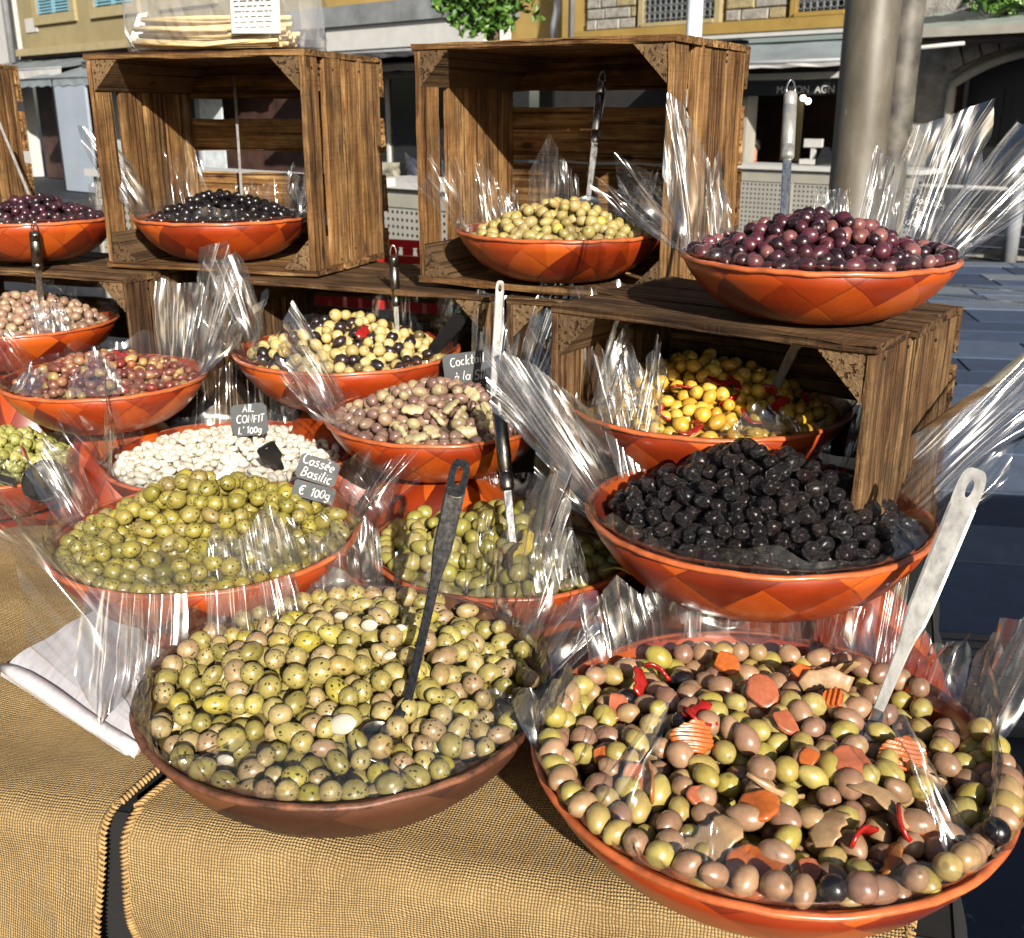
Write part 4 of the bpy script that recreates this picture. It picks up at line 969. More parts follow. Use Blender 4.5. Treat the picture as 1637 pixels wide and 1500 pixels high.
DK = set_bowl('dark worn wooden bowl with herbed green olives at the front', (-0.18, 1.033, 1.016), 0.446, 'bowl_dark', 'rim_dark', 1.5)
MX = set_bowl('largest red wooden bowl with mixed olives and carrot slices', (0.246, 0.895, 1.021), 0.451, tilt=1.7)
BK = set_bowl('red wooden bowl with wrinkled black olives', (0.292, 1.189, 1.151), 0.405, tilt=-.7)
HB = set_bowl('red wooden bowl with heaped basil olives beside the garlic', (-0.412, 1.335, 1.066), 0.41)
CT = set_bowl('red wooden bowl with large green olives in the middle', (-0.012, 1.421, 1.014), 0.385)
GA = set_bowl('red wooden bowl with white garlic cloves', (-0.482, 1.724, 1.053), 0.41)
VI = set_bowl('red wooden bowl with brown violet olives and pale fennel strips', (-0.117, 1.643, 1.146), 0.36)
YE = set_bowl('red wooden bowl with golden olives and red pepper strips', (0.276, 1.469, 1.214), 0.4)
TT = set_bowl('red wooden bowl with pale and black olives inside the lower crate', (-0.301, 1.92, 1.193), 0.41)
RD = set_bowl('red wooden bowl with small reddish olives', (-0.712, 1.818, 1.166), 0.345)
PK = set_bowl('red wooden bowl with pinkish brown olives inside the lower crate', (-0.99, 2.145, 1.204), 0.36)
PT = set_bowl('red wooden bowl with pitted green olives and a black ladle', (-0.95, 1.863, 1.0), 0.37)
PU = set_bowl('wide red wooden bowl with purple olives on top of the rough crate', (0.368, 1.297, 1.439), 0.325, hk=.225)
MC = set_bowl('red wooden bowl with khaki olives inside the open crate', (0.083, 1.863, 1.412), 0.355, hk=.23)
LC = set_bowl('red wooden bowl with shiny black olives inside the open crate', (-0.576, 2.174, 1.408), 0.344, hk=.24)
LM = set_bowl('red wooden bowl with dark purple olives beside the cut off crate', (-0.983, 2.231, 1.401), 0.335)
# bowls turned over as stands
def stand(label, x, y, R, ztop, z0=TZ+.014):
    return make_bowl('upturned_bowl', label, (x, y, z0), R, ztop-z0-.002, M['bowl'], M['bowl_rim'], group='upturned bowls used as stands', inverted=True)
def under(B, label, R, dx=0, dy=0): stand(label, B.c.x+dx, B.c.y+dy, R, B.c.z)
under(BK, 'upturned red bowl under the wrinkled black olives', .205, .065, .05)
under(VI, 'upturned red bowl under the fennel olives', .165); stand('upturned red bowl under the golden olives', YE.c.x, YE.c.y, .13, YE.c.z, 1.07)
under(TT, 'upturned red bowl under the pale and black olives', .17); under(RD, 'upturned red bowl under the reddish olives', .13, 0, .05)
under(PK, 'upturned red bowl under the pinkish olives', .17); under(GA, 'upturned red bowl under the garlic', .17); under(CT, 'upturned red bowl under the large green olives', .15); under(HB, 'upturned red bowl under the basil olives', .12, 0, .03); under(PT, 'upturned red bowl under the pitted olives', .16)

heap(DK, 'herbed_olive', 'green olive', None, [(1, 'green', 'herbed olive')], .0275, .0222, -.013, .052, 1, Rf=.90, words_=('deep green', 'yellow green', 'buff', 'tan', 'bright green'), where_='the heap in the dark bowl')
heap(MX, 'mixed_olive', 'olive', None, [(.90, 'mixed', 'olive', 'mixed_olive'), (.05, 'shiny_black', 'olive', 'black_mixed_olive')], .0288, .0228, -.011, .036, 2, Rf=.93, off=(0, -.020), layers=1.9, group='olives in the carrot bowl', words_=('brown', 'light brown', 'dark brown', 'pale green', 'yellow green'), where_='the carrot bowl')
heap(BK, 'wrinkled_olive', 'black olive', None, [(1, 'black', 'olive')], .0222, .0185, -.009, .088, 3, Rf=.86, pw=1.35, lump=.085, point=.0, dimple=.02, words_=('wrinkled black', 'wrinkled brownish black'), where_='the black heap')
heap(HB, 'basil_olive', 'green olive', None, [(1, 'herb', 'basil olive')], .0262, .0212, -.011, .088, 4, Rf=.88, pw=1.35, words_=('green', 'yellow green', 'buff green', 'bright yellow green', 'tan'), where_='the tall basil heap')
heap(CT, 'large_olive', 'green olive', None, [(1, 'citron', 'large smooth olive')], .0285, .024, -.009, .045, 5, Rf=.88, words_=('green', 'pale green', 'buff', 'bright yellow'), where_='the middle bowl')
heap(GA, 'garlic_clove', 'garlic clove', None, [(1, 'garlic', 'peeled clove')], .023, .013, -.006, .030, 6, Rf=.88, point=.35, dimple=-.05, words_=('ivory', 'white', 'pinkish white'), where_='the garlic heap')
heap(VI, 'violet_olive', 'olive', None, [(1, 'violet', 'olive')], .0225, .018, -.006, .052, 7, Rf=.88, words_=('violet brown', 'brown', 'light brown', 'greenish'), where_='the fennel bowl')
heap(YE, 'golden_olive', 'olive', None, [(1, 'yellow', 'olive')], .0232, .0185, -.007, .072, 8, Rf=.86, pw=1.35, words_=('amber', 'golden', 'pale golden', 'greenish'), where_='the red pepper bowl')
heap(TT, 'pale_olive', 'olive', None, [(1, 'two_tone', 'olive')], .0235, .0195, -.006, .070, 9, Rf=.84, pw=1.3, words_=('pale yellow', 'pale yellow', 'pale olive', 'black'), where_='the heap inside the lower crate')
heap(RD, 'reddish_olive', 'olive', None, [(1, 'reddish', 'small olive')], .0195, .0155, -.006, .045, 10, Rf=.86, words_=('dark red', 'reddish', 'reddish tan', 'yellowish', 'dark'), where_='the reddish heap')
heap(PK, 'pinkish_olive', 'olive', None, [(1, 'pink', 'olive')], .0212, .0178, -.006, .058, 11, Rf=.86, words_=('pinkish brown', 'pale pinkish', 'dull brown', 'buff'), where_='the heap in the left lower crate')
heap(PT, 'pitted_olive', 'green olive', None, [(1, 'pitted', 'pitted olive')], .0235, .019, -.007, .058, 12, Rf=.86, words_=('dark green', 'green', 'pale green'), where_='the heap with the black ladle')
heap(PU, 'purple_olive', 'purple olive', None, [(1, 'purple', 'olive')], .0205, .0168, -.012, .060, 13, Rf=.90, pw=1.8, words_=('blackish', 'dark purple', 'purple', 'reddish purple', 'pinkish'), where_='the wide purple heap')
heap(MC, 'khaki_olive', 'olive', None, [(1, 'crate_green', 'olive')], .0225, .0182, -.008, .058, 14, Rf=.84, pw=1.4, words_=('khaki', 'buff', 'brownish', 'yellow green'), where_='the heap in the open crate')
heap(LC, 'shiny_olive', 'black olive', None, [(1, 'shiny_black', 'olive')], .0208, .017, -.008, .054, 15, Rf=.86, pw=1.4, words_=('shiny black',), where_='the heap below the stick bag')
heap(LM, 'dark_olive', 'purple olive', None, [(1, 'dark_purple', 'olive')], .0205, .0172, -.008, .052, 16, Rf=.86, pw=1.4, words_=('black', 'dark purple', 'purple'), where_='the leftmost upper heap')

# ------------------------------------------------------------------ cellophane
def film_ring(B, parent, lo=.006, hi=.03, seed=0, n=260, el=75):
    """lining that follows the wall from under the fruit over the rim and ends in a pleated fringe"""
    r = random.Random(seed); V = []; F = []; R, h = B.R, B.h; rows = 7; ph = [r.uniform(0, 6.28) for _ in range(8)]
    for i in range(n):
        w = 2*math.pi*i/n; e = R_(el)+.3*math.sin(w*5+seed)
        L = lo+(hi-lo)*max(0, .45+.3*math.sin(3*w+ph[0])+.25*math.sin(8*w+ph[1])+.15*math.sin(19*w+ph[2]))
        zg = (math.sin(34*w+ph[3]+2*math.sin(5*w+ph[4]))+.5*math.sin(61*w+ph[5]))*(.35+.65*max(0, math.sin(4*w+ph[6])))
        for j in range(rows):
            if j < 3:
                t = j/2; rr = R*(.875+.105*t)-.004+zg*.0007; z = float(np.interp(rr+.004, [p[0]*R for p in PROF], [p[1]*h for p in PROF]))+.0065+.003*t
            else:
                t = (j-2)/(rows-3); rr = R*.985+L*t*math.cos(e)+zg*.0028*t; z = h+.004+L*t*math.sin(e)
            V.append((rr*math.cos(w), rr*math.sin(w), z))
    for i in range(n):
        for j in range(rows-1): F.append((i*rows+j, ((i+1) % n)*rows+j, ((i+1) % n)*rows+j+1, i*rows+j+1))
    return mesh_obj('film_lining', V, F, M['film'], parent, True)
def film_fan(B, parent, az, width, L, el=65, spread=.5, tip=((0, .3), (.5, 1), (1, .4)), amp=.006, curl=.02, seed=0, r0=.96, z0=0.0, m='film', lean=0.0, n=None, rows=10, wave=.006):
    """a pleated sheet of film standing up from the rim: sharp folds run from the rim to the free edge, with flatter panes between"""
    r = random.Random(seed); V = []; F = []; R, h = B.R, B.h
    xs = [p[0] for p in tip]; ys = [p[1] for p in tip]
    npl = max(6, int(width/(1.7 if m == 'film_milk' else 2.6)))
    ks = [0.0]
    if el < 112: L *= 1.22
    while ks[-1] < 1: ks.append(ks[-1]+r.choice((.5, .7, 1, 1.6, 2.6))/npl)
    off_ = [0.0]; 
    for k in range(1, len(ks)): off_.append((1 if k % 2 else -1)*r.choice((.25, .6, 1))*r.uniform(.6, 1)*min(1, (ks[k]-ks[k-1])*npl*1.2))
    n = n or max(40, npl*5); sl = r.uniform(-.25, .25); e = R_(el); wc = R_(az)
    oc = Vector((math.cos(wc), math.sin(wc), 0)); tc = Vector((-math.sin(wc), math.cos(wc), 0)); bc = Vector((R*r0*math.cos(wc), R*r0*math.sin(wc), h+z0))
    W = R*R_(width)*(.55+.62*spread); face = max(0, abs(oc.x)-.35)/.65*.9 if 40 < el < 112 else 0     # side sheets twist round to the front
    lat = tc.lerp(oc if oc.x < 0 else -oc, face).normalized()+Vector((0, 0, lean)); tz = .35*face*(1 if oc.x < 0 else -1)
    for i in range(n):
        f = i/(n-1); w0 = R_(az+(f-.5)*width); ll = L*float(np.interp(f, xs, ys))
        b0 = Vector((R*r0*math.cos(w0), R*r0*math.sin(w0), h+z0))
        for j in range(rows):
            t = j/(rows-1); d = oc*math.cos(e-curl*t*4)+Vector((0, 0, 1))*math.sin(e-curl*t*4); lt = tc.lerp(lat, t); nn = lt.cross(d).normalized()
            fz = f+sl*(t-.5)*.18; zz = float(np.interp(fz, ks, off_)); zz = math.copysign(abs(zz)**.8, zz)
            p = b0.lerp(bc+lat*((f-.5)*W)-Vector((0, 0, (f-.5)*W*tz)), t**.8)+d*ll*t+nn*(zz*amp*(.30+.70*math.sin(min(1, t*1.25)*math.pi*.6))+wave*math.sin(f*5+seed+t*2.5)*t+.0012*math.sin(f*31+t*17+seed)*t+.0045*abs(math.sin(f*6+t*4.5+seed*1.7))*t+.0030*abs(math.sin(f*13-t*7+seed))*t-L*.45*max(0, t-.68)*max(0, math.sin(f*8+seed*2.1)-.25))
            V.append(p)
    for i in range(n-1):
        for j in range(rows-1): F.append((i*rows+j, (i+1)*rows+j, (i+1)*rows+j+1, i*rows+j+1))
    return mesh_obj('film_fold', V, F, M[m], parent, True)
TRI = ((0, .42), (.5, 1), (1, .48)); TL = ((0, 1), (.6, .75), (1, .4)); TR = ((0, .4), (.4, .75), (1, 1)); FLAT = ((0, .9), (.12, 1), (.55, .95), (.88, 1), (1, .92)); TWO = ((0, .62), (.25, 1), (.6, .68), (.8, .92), (1, .6)); ZIG = ((0, .75), (.2, 1), (.42, .62), (.65, .98), (.85, .66), (1, .85))
def wrap(B, label, fans, ring=(.006, .03), seed=0, el=75, ):
    ring = (ring[0]+.006, ring[1]*1.5+.004)
    c = empty('cellophane_wrap', tuple(B.c)); c.rotation_euler = B.root.rotation_euler; tag(c, label, 'film', 'clear film lining the bowls')
    film_ring(B, c, ring[0], ring[1], seed, el=el)
    for i, f in enumerate(fans):
        f = dict(f); a = f.pop('a'); w = f.pop('w'); L = f.pop('L'); film_fan(B, c, a, w, L, seed=seed*20+i, **f)
    return c
D = dict
# azimuths: 0 is to the right, 90 away from the buyer, 270 towards the buyer
wrap(DK, 'clear film round the dark bowl with a big flap at its left', [
    D(a=178, w=62, L=.21, el=62, tip=((0, .55), (.25, .8), (.55, 1), (.8, .55), (1, .3)), spread=.35, amp=.007), D(a=205, w=40, L=.07, el=120, tip=TRI, r0=.99),
    D(a=128, w=34, L=.105, el=82, tip=TWO, amp=.010, m='film_milk'), D(a=98, w=26, L=.08, el=88, tip=ZIG, amp=.009, m='film_milk'), D(a=72, w=22, L=.07, el=84, tip=TWO, amp=.009),
    D(a=30, w=22, L=.17, el=80, tip=((0, .5), (.3, 1), (.7, .9), (1, .5)), amp=.013, m='film_milk', spread=.8), D(a=8, w=24, L=.09, el=60, tip=TRI, amp=.010, m='film_milk'),
    D(a=262, w=70, L=.075, el=160, tip=((0, .4), (.2, .9), (.5, .7), (.8, 1), (1, .4)), amp=.003, r0=.97, z0=.004, curl=-.02), D(a=318, w=34, L=.06, el=140, tip=TWO, amp=.003, z0=.006)], (.004, .02), 1)
wrap(MX, 'clear film round the carrot bowl with spiky pleats along the back', [
    D(a=118, w=40, L=.075, el=84, tip=ZIG, amp=.010, m='film_milk'), D(a=85, w=36, L=.115, el=84, tip=((0, 1), (.15, .7), (.35, .95), (.55, .5), (.8, .8), (1, .5)), amp=.010, m='film_milk'), D(a=55, w=34, L=.10, el=80, tip=ZIG, amp=.010, m='film_milk'),
    D(a=176, w=20, L=.06, el=100, tip=TWO, amp=.010, m='film_milk'), D(a=28, w=24, L=.06, el=75, tip=TWO, amp=.009, m='film_milk'),
    D(a=6, w=17, L=.12, el=78, tip=((0, .5), (.5, 1), (1, .6)), amp=.013, m='film_milk', spread=.9), D(a=-24, w=46, L=.11, el=115, tip=TR, amp=.005), D(a=-52, w=12, L=.15, el=138, tip=TRI, amp=.006, spread=.2), D(a=215, w=14, L=.13, el=138, tip=TRI, amp=.006, spread=.2), D(a=250, w=30, L=.05, el=150, tip=TWO, amp=.003, z0=.005)], (.004, .022), 2)
wrap(BK, 'clear film round the wrinkled black olives with wide side wings', [
    D(a=158, w=38, L=.19, el=58, tip=((0, .4), (.35, .8), (.7, 1), (1, .6)), amp=.010, m='film_milk', spread=.5), D(a=128, w=26, L=.16, el=74, tip=TWO, amp=.010, m='film_milk'), D(a=182, w=26, L=.10, el=60, tip=TRI),
    D(a=92, w=30, L=.055, el=80, tip=ZIG, amp=.008, m='film_milk'), D(a=62, w=26, L=.05, el=78, tip=ZIG, amp=.008, m='film_milk'), D(a=36, w=20, L=.11, el=74, tip=TWO, amp=.009, m='film_milk'),
    D(a=14, w=36, L=.27, el=46, tip=((0, .35), (.25, .85), (.5, 1), (.8, .8), (1, .35)), amp=.007, spread=.55, wave=.014, m='film_milk'), D(a=-14, w=26, L=.10, el=66, tip=TWO, amp=.006), D(a=318, w=26, L=.05, el=150, tip=TRI, amp=.003, z0=.004)], (.004, .02), 3)
wrap(HB, 'clear film round the tall basil olive heap, flaring left', [
    D(a=196, w=46, L=.13, el=56, tip=((0, .5), (.5, 1), (1, .5)), amp=.007), D(a=225, w=24, L=.15, el=68, tip=TRI, amp=.008, spread=.3), D(a=165, w=26, L=.11, el=66, tip=TWO, m='film_milk', amp=.008),
    D(a=285, w=50, L=.075, el=150, tip=((0, .3), (.25, 1), (.5, .55), (.8, .9), (1, .4)), amp=.004, z0=.012), D(a=320, w=30, L=.07, el=145, tip=TRI, amp=.004, z0=.012), D(a=15, w=36, L=.10, el=62, tip=TWO, amp=.008), D(a=262, w=34, L=.13, el=-70, tip=TWO, amp=.011, r0=1.02, z0=.006, curl=0, m='film_milk', spread=1.0), D(a=300, w=30, L=.10, el=-72, tip=ZIG, amp=.011, r0=1.02, z0=.006, curl=0, m='film_milk', spread=1.0)], (.006, .03), 4)
wrap(CT, 'crumpled clear film round the large green olives', [
    D(a=160, w=36, L=.10, el=62, tip=TWO, amp=.008), D(a=195, w=30, L=.11, el=64, tip=TRI, amp=.008), D(a=110, w=40, L=.05, el=80, tip=ZIG, amp=.007, m='film_milk'),
    D(a=296, w=26, L=.085, el=124, tip=TWO, amp=.009, z0=.006, m='film_milk'), D(a=262, w=18, L=.11, el=112, tip=TRI, amp=.008, spread=.3, z0=.004)], (.006, .03), 5)
wrap(GA, 'clear film standing up round the garlic cloves', [D(a=165, w=44, L=.13, el=68, tip=TWO, amp=.008), D(a=200, w=30, L=.10, el=66, tip=TRI, amp=.008), D(a=95, w=60, L=.12, el=84, tip=((0, .5), (.3, 1), (.6, .8), (1, .5)), amp=.006), D(a=215, w=16, L=.14, el=100, tip=TRI, amp=.006, spread=.3), D(a=35, w=34, L=.09, el=70, tip=TWO, amp=.007)], (.006, .03), 6)
wrap(VI, 'clear film round the fennel olives with tall pale fans behind', [D(a=168, w=26, L=.16, el=62, tip=TL, amp=.007, m='film_milk', spread=.6), D(a=195, w=22, L=.11, el=60, tip=TRI, amp=.007), D(a=62, w=26, L=.14, el=84, tip=FLAT, amp=.010, m='film_milk', spread=1.0), D(a=36, w=22, L=.20, el=70, tip=((0, .55), (.4, .85), (.8, 1), (1, .8)), amp=.009, m='film_milk', spread=1.0), D(a=12, w=22, L=.15, el=60, tip=TR, amp=.009, m='film_milk'), D(a=-15, w=30, L=.12, el=50, tip=TWO, amp=.007), D(a=215, w=18, L=.08, el=70, tip=TRI)], (.006, .03), 7)
wrap(YE, 'clear film round the golden olives under the rough crate', [D(a=165, w=30, L=.10, el=72, tip=TWO), D(a=130, w=30, L=.12, el=82, tip=FLAT, amp=.006), D(a=85, w=30, L=.13, el=88, tip=TWO, amp=.005, m='film_milk'), D(a=50, w=26, L=.12, el=88, tip=TRI, amp=.006), D(a=215, w=18, L=.15, el=112, tip=TL, amp=.009, m='film_milk', spread=.5), D(a=236, w=16, L=.13, el=112, tip=TRI, amp=.009, m='film_milk', spread=.4), D(a=192, w=16, L=.12, el=100, tip=TRI, amp=.008, m='film_milk', spread=.5), D(a=285, w=30, L=.05, el=150, tip=TRI, amp=.004, m='film_milk', z0=.004), D(a=10, w=30, L=.09, el=80, tip=TWO)], (.005, .022), 8)
wrap(TT, 'clear film round the pale and black olives in the lower crate', [D(a=162, w=20, L=.14, el=76, tip=FLAT, amp=.007, m='film_milk', spread=.9), D(a=190, w=22, L=.09, el=64, tip=TRI), D(a=70, w=40, L=.10, el=86, tip=TWO, amp=.006), D(a=25, w=30, L=.12, el=70, tip=TWO, amp=.009, m='film_milk'), D(a=222, w=12, L=.11, el=110, tip=TRI, spread=.3, amp=.007)], (.005, .025), 9)
wrap(RD, 'clear film round the reddish olives with tall bright sheets behind', [D(a=60, w=30, L=.12, el=84, tip=FLAT, amp=.008, m='film_milk', spread=1.0), D(a=28, w=26, L=.19, el=78, tip=((0, .6), (.5, 1), (1, .9)), amp=.010, m='film_milk', spread=.9), D(a=4, w=22, L=.11, el=62, tip=TWO, amp=.009, m='film_milk'), D(a=285, w=30, L=.085, el=135, tip=TRI, amp=.006, m='film_milk', z0=.006), D(a=240, w=24, L=.06, el=140, tip=TWO, amp=.005, m='film_milk', z0=.006), D(a=170, w=30, L=.10, el=64, tip=TRI)], (.005, .028), 10)
wrap(PK, 'clear film round the pinkish olives in the left lower crate', [D(a=160, w=30, L=.11, el=80, tip=TWO), D(a=40, w=30, L=.09, el=80, tip=TRI), D(a=310, w=24, L=.07, el=120, tip=TWO, m='film_milk'), D(a=90, w=40, L=.06, el=84, tip=ZIG)], (.005, .02), 11)
wrap(PT, 'clear film round the pitted olives at the left edge', [D(a=22, w=24, L=.07, el=56, tip=TWO, amp=.008), D(a=60, w=26, L=.10, el=70, tip=TRI, m='film_milk'), D(a=300, w=30, L=.06, el=140, tip=TWO, z0=.006)], (.005, .025), 12)
wrap(PU, 'clear film fanning high beside the purple olives', [D(a=152, w=24, L=.16, el=86, tip=((0, .5), (.45, .9), (.75, 1), (1, .5)), amp=.008, m='film_milk', spread=.5), D(a=172, w=34, L=.13, el=50, tip=TWO, amp=.008), D(a=128, w=16, L=.10, el=88, tip=TRI, amp=.007, m='film_milk'),
    D(a=28, w=34, L=.165, el=72, tip=((0, .6), (.3, 1), (.7, .82), (1, .7)), amp=.009, m='film_milk', spread=1.1), D(a=4, w=34, L=.165, el=52, tip=((0, .8), (.3, 1), (.6, .8), (1, .95)), amp=.010, m='film_milk', spread=.9), D(a=48, w=20, L=.11, el=78, tip=TR, amp=.008, m='film_milk'), D(a=-16, w=20, L=.15, el=46, tip=TWO, amp=.008), D(a=70, w=20, L=.06, el=84, tip=FLAT, amp=.006, m='film_milk')], (.003, .012), 13)
wrap(MC, 'clear film round the khaki olives with one bright tall pane', [D(a=92, w=34, L=.13, el=100, tip=((0, .5), (.3, .7), (.6, 1), (.8, .8), (1, .6)), amp=.005, m='film_milk', wave=.012), D(a=168, w=36, L=.14, el=66, tip=TWO, amp=.008), D(a=135, w=26, L=.10, el=80, tip=TRI, amp=.008), D(a=30, w=24, L=.09, el=78, tip=TRI, amp=.008, m='film_milk'), D(a=120, w=14, L=.06, el=84, tip=ZIG, m='film_milk'), D(a=12, w=30, L=.06, el=66, tip=TWO)], (.004, .016), 14)
wrap(LC, 'clear film round the shiny black olives with a pointed left pane', [D(a=176, w=28, L=.165, el=66, tip=((0, .6), (.4, .9), (.65, 1), (1, .45)), amp=.006, m='film_milk', spread=.5), D(a=130, w=34, L=.12, el=84, tip=TWO, amp=.006), D(a=40, w=30, L=.09, el=80, tip=TWO, amp=.008, m='film_milk'), D(a=345, w=24, L=.06, el=100, tip=TRI, m='film_milk'), D(a=80, w=40, L=.06, el=84, tip=ZIG)], (.004, .016), 15)
wrap(LM, 'clear film round the dark purple olives on the far left', [D(a=50, w=30, L=.09, el=82, tip=TRI, amp=.006, m='film_milk'), D(a=150, w=34, L=.12, el=76, tip=TWO, amp=.008), D(a=15, w=30, L=.12, el=76, tip=FLAT, amp=.004), D(a=185, w=30, L=.09, el=66, tip=TRI)], (.004, .016), 16)

# ------------------------------------------------------------------ spoons and ladles
def view_basis(p, along):
    v = (CAMP-Vector(p)).normalized(); a = Vector(along).normalized(); w = a.cross(v).normalized(); return w, w.cross(a).normalized()
def strip(b, pts, widths, th, wdir, side=1.0):
    """flat bar swept along pts; widths are half widths; rounded section"""
    V = []; F = []; n = len(pts); P = [Vector(p) for p in pts]
    for i, p in enumerate(P):
        t = (P[min(i+1, n-1)]-P[max(0, i-1)]).normalized(); w = (wdir-t*wdir.dot(t)).normalized(); q = t.cross(w)
        h = widths[i]
        for x, y in ((-1, -.35), (-.8, -1), (.8, -1), (1, -.35), (1, .35), (.8, 1), (-.8, 1), (-1, .35)): V.append(p+w*h*x+q*th*.5*y)
    for i in range(n-1):
        for k in range(8): F.append((i*8+k, i*8+(k+1) % 8, (i+1)*8+(k+1) % 8, (i+1)*8+k))
    F += [tuple(range(8))[::-1], tuple(range((n-1)*8, n*8))]; b.add(V, F)
def holed_end(b, p, along, wdir, hw, length, th, slot=(.3, .35)):
    """rounded end with a hanging slot; p is where it joins the bar, along points outwards"""
    a = Vector(along).normalized(); w = wdir.normalized(); q = a.cross(w); n = 28; O = []; I = []
    for k in range(n):
        t = 2*math.pi*k/n; c, s_ = math.cos(t), math.sin(t)
        e = .55; ox = math.copysign(abs(c)**e, c); oy = math.copysign(abs(s_)**(.55 if s_ < 0 else .8), s_)
        O.append(p+w*hw*ox+a*(length*.5+length*.5*oy)); I.append(p+w*hw*slot[0]*c+a*(length*.56+length*slot[1]*.62*s_))
    V = [v+q*th*.5 for v in O]+[v+q*th*.5 for v in I]+[v-q*th*.5 for v in O]+[v-q*th*.5 for v in I]; F = []
    for k in range(n):
        m = (k+1) % n; F += [(k, m, n+m, n+k), (2*n+m, 2*n+k, 3*n+k, 3*n+m), (m, k, 2*n+k, 2*n+m), (n+k, n+m, 3*n+m, 3*n+k)]
    b.add(V, F)
def ladle_head(b, c, nrm, wd, r, depth, th=.0012, n=24, holes=False):
    """shallow round bowl of a spoon; nrm is its opening"""
    nz = Vector(nrm).normalized(); x = (wd-nz*wd.dot(nz)).normalized(); y = nz.cross(x); V = []; F = []; R = 5
    for sgn in (0, 1):
        for i in range(R+1):
            t = i/R; rr = r*math.sin(t*math.pi/2)-(th if sgn and i else 0); z = -depth*math.cos(t*math.pi/2)+(th if sgn else 0)
            for k in range(n): a = 2*math.pi*k/n; V.append(Vector(c)+x*rr*math.cos(a)+y*rr*1.15*math.sin(a)+nz*z)
    for sgn in (0, 1):
        o_ = sgn*(R+1)*n
        for i in range(R):
            for k in range(n):
                q = (o_+i*n+k, o_+i*n+(k+1) % n, o_+(i+1)*n+(k+1) % n, o_+(i+1)*n+k); F.append(q if sgn else q[::-1])
    for k in range(n): F.append((R*n+k, R*n+(k+1) % n, (2*R+1)*n+(k+1) % n, (2*R+1)*n+k))
    b.add(V, F)
def spoon(label, top, bot, kind, hw=(.012, .008, .004), m='steel', th=.0022, endlen=.04, head=None, cat='spoon', curve=.0, slot=(.3, .35), name='serving_spoon', grip=.38):
    """top and bot are points in the scene: the end of the handle and where it goes into the heap"""
    top = Vector(top); bot = Vector(bot); c = empty(name, tuple(bot)); tag(c, label, cat, 'serving spoons standing in the bowls'); B0 = bot.copy()
    ax = (top-bot); L = ax.length; ax.normalize(); w, nrm = view_basis((top+bot)/2, ax); R0 = lambda v: Vector(v)-B0
    b = MB()
    if kind == 'flat':
        e0 = top-ax*endlen; holed_end(b, R0(e0), ax, w, hw[0], endlen, th, slot); n = 14; pts = []; ws = []; e1 = e0+ax*endlen*.20
        for i in range(n+1):
            t = i/n; pts.append(R0(e1.lerp(bot, t)+nrm*curve*math.sin(t*math.pi))); ws.append(float(np.interp(t, (0, grip, grip+.12, 1), (hw[0], hw[1], hw[2]*1.3, hw[2]))))
        strip(b, pts, ws, th*1.05, w); b.build('handle', M[m], c, False)
    elif kind == 'tube':
        g0 = top-ax*.02; g1 = top-ax*(L*grip+.02); r = hw[0]
        lb = MB(); lp_ = [R0(g0+w*.0055*math.cos(a)+ax*(.001+.019*math.sin(a))) for a in [math.pi*k/10 for k in range(11)]]; lb.tube(lp_, .0013, 6); lb.build('hanging_loop', M['steel'], c, True)
        P = [g0.lerp(g1, t) for t in (0, .02, .04, .20, .205, .215, .22, .80, .805, .815, .82, .97, 1)]; k_ = (.7, .95, 1, 1, .9, .9, 1, 1, .9, .9, 1, 1, .75)
        gb = MB(); gb.tube([R0(p) for p in P], [r*q for q in k_], 16); gb.build('grip', M[m], c, True)
        strip(b, [R0(g1+ax*.004), R0(g1.lerp(bot, .3)), R0(g1.lerp(bot, .7)), R0(bot)], [hw[1], hw[1], hw[2], hw[2]], .003, w); b.build('shaft', M['steel' if m != 'black_plastic' else 'steel_dark'], c)
    elif kind == 'thin':
        strip(b, [R0(top.lerp(bot, t)+nrm*.004*math.sin(t*3)) for t in (0, .25, .5, .75, 1)], [hw[0]]*5, th, w); b.build('handle', M[m], c)
    if head:
        hb_ = MB(); hc, hn, hr, hd = head; hc = Vector(hc); hd_ = MB()
        ladle_head(hd_, R0(hc), hn, w, hr, hd)
        strip(hd_, [R0(bot+ax*.004), R0(bot.lerp(hc, .35)-Vector(hn)*.004), R0(bot.lerp(hc, .8))-Vector(hn)*hd*.7], [hw[2], hw[2]*1.4, hw[2]*1.8], th*1.05, w); o = hd_.build('spoon_bowl', M[m] if m != 'steel_white' else M['steel'], c, True)
    return c
def px_heap(B, px, py, lift=0.0):
    """where the line of sight to a spot meets a heap"""
    inv = B.mat.inverted(); o = inv @ CAMP; d = (inv.to_3x3() @ ray(px, py)); t = (B.h-o.z)/d.z
    for _ in range(40):
        p = o+d*t; z = float(B.surf(math.hypot(p.x, p.y)))+lift; t += .7*(z-p.z)/d.z
    return B.mat @ (o+d*t)
sw_ = NT('bright_worn_steel'); so = sw_.obj(); sf = sw_.noise(sw_.vmul(so, (40.0, 40.0, 9.0)), 3, 5, .65); sg_ = sw_.noise(so, 18, 4, .6)
sw_.base(sw_.ramp(sw_.math('ADD', sw_.math('MULTIPLY', sf, .5), sw_.math('MULTIPLY', sg_, .5)), [(.36, (.20, .195, .18)), (.5, (.32, .315, .30)), (.64, (.40, .395, .38))])); sw_.set(Metallic=.4, Roughness=sw_.math('MULTIPLY_ADD', sg_, .4, .2)); sw_.bump(sf, .12, .001); M['steel_white'] = sw_.m
dl = lambda o, a, d_: Vector(o)+Vector(a)*d_
